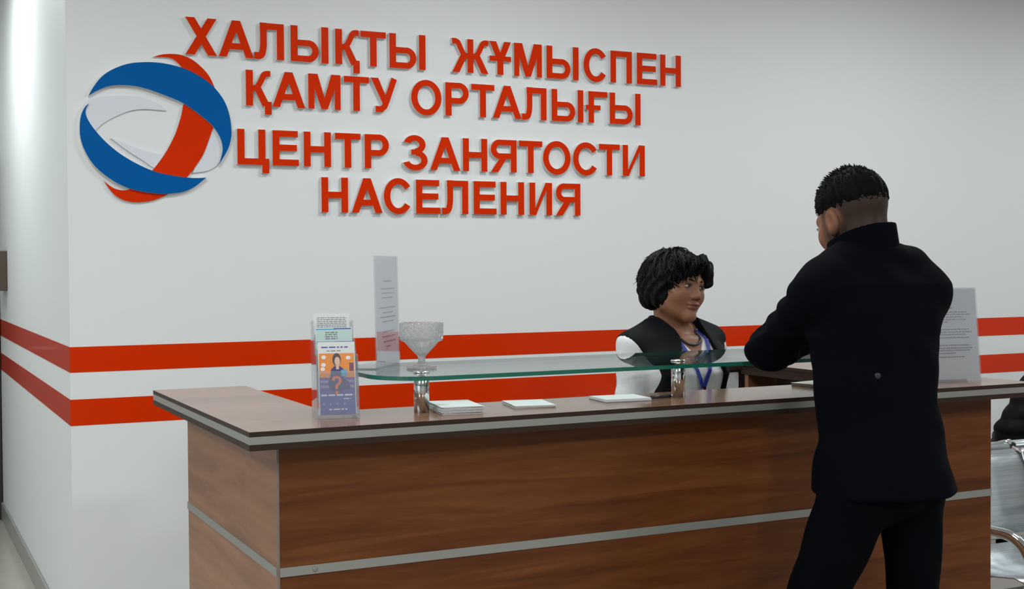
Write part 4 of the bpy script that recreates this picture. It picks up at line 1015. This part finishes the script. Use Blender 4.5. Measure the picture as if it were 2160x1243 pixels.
# ---------------------------------------------------------------- person seated on the rear bench
sit = empty('person', (4.70, 3.98, 0), 'person in a black quilted jacket seated on the rear bench at the right edge', 'person')
SX, SY = 4.70, 3.93
puff = plain('black_quilted_nylon', (.0035, .004, .004, 1), .6, bump=.3, bscale=60, spec=.08)
def pjacket(P):
    d = loft(P, [(.50, SX, SY+.02, .19, .14), (.70, SX, SY, .20, .14), (.90, SX, SY, .21, .14), (1.02, SX, SY+.01, .19, .11), (1.08, SX, SY+.02, .10, .08)], (1, 0))
    for sg in (-1, 1):
        d = smin(d, smin(cone(P, (SX+sg*.19, SY+.01, 1.0), (SX+sg*.385, SY+.02, .75), .078, .070), cone(P, (SX+sg*.385, SY+.02, .75), (SX+sg*.14, SY+.30, .66), .070, .050), .02), .04)
    return smax(d-.008*np.abs(np.sin(P[:, 2]*math.pi/.062))+.004, np.maximum(P[:, 2]-1.085, .47-P[:, 2]), .005)
sdf_object('jacket', pjacket, (4.20, 3.72, .45), (5.20, 4.36, 1.12), .0075, puff, sit)
SF = Frame((SX, SY+.045, 1.235), (0, 1), R(-8), 0, 1.0)
def sbody(P):
    d = head_sdf(P, SF); d = smin(d, cone(P, SF.out((0, -.025, -.05)), (SX, SY+.02, 1.05), .054, .058), .03)
    d = smin(d, loft(P, [(.50, SX, SY+.02, .15, .11), (.9, SX, SY, .17, .11), (1.05, SX, SY+.02, .13, .08)], (1, 0)), .03)
    for sg in (-1, 1):
        d = smin(d, smin(cone(P, (SX+sg*.19, SY+.01, 1.0), (SX+sg*.385, SY+.02, .75), .044, .038), cone(P, (SX+sg*.385, SY+.02, .75), (SX+sg*.12, SY+.33, .65), .036, .025), .02), .03)
        d = smin(d, hand_sdf(P, (SX+sg*.12, SY+.33, .645), (-sg*.5, .8, -.3), (.8, sg*.5, 0), (0, 0, 1), -sg, .95, .3), .012)
        d = smin(d, smin(cone(P, (SX+sg*.09, SY+.08, .53), (SX+sg*.11, SY+.48, .52), .07, .05), cone(P, (SX+sg*.11, SY+.48, .52), (SX+sg*.11, SY+.50, .08), .045, .034), .02), .03)
    return d
sdf_object('body', sbody, (4.20, 3.72, .03), (5.20, 4.56, 1.40), .006, skin_m, sit, {'stubble': lambda P: np.zeros(len(P)), 'lip': lambda P: np.zeros(len(P))})
sdf_object('hair', lambda P: smax(ell(SF.to(P), (0, -.014, .034), (.086, .105, .095)), np.maximum(.03+.02*(SF.to(P)[:, 1] > .04)-SF.to(P)[:, 2]-.05*(SF.to(P)[:, 1] < -.02), -1), .01), (4.58, 3.82, 1.14), (4.82, 4.12, 1.42), .005, hair_m, sit)
def strous(P):
    d = ell(P, (SX, SY+.05, .53), (.17, .14, .085))
    for sg in (-1, 1): d = smin(d, smin(cone(P, (SX+sg*.09, SY+.08, .54), (SX+sg*.11, SY+.48, .53), .085, .065), cone(P, (SX+sg*.11, SY+.48, .53), (SX+sg*.11, SY+.50, .08), .062, .055), .02), .02)
    return smax(d, np.maximum(.055-P[:, 2], .455-P[:, 2]-10*(P[:, 1]-SY-.42).clip(0)), .004)
sdf_object('trousers', strous, (4.45, 3.76, .03), (4.95, 4.54, .66), .008, cloth_trouser, sit)
for sg in (-1, 1):
    A = (SX+sg*.11, SY+.50, .08); sdf_object('shoe', lambda P: shoe(P, A, (0, 1)), (A[0]-.1, A[1]-.12, 0), (A[0]+.1, A[1]+.24, .15), .007, leather, sit)
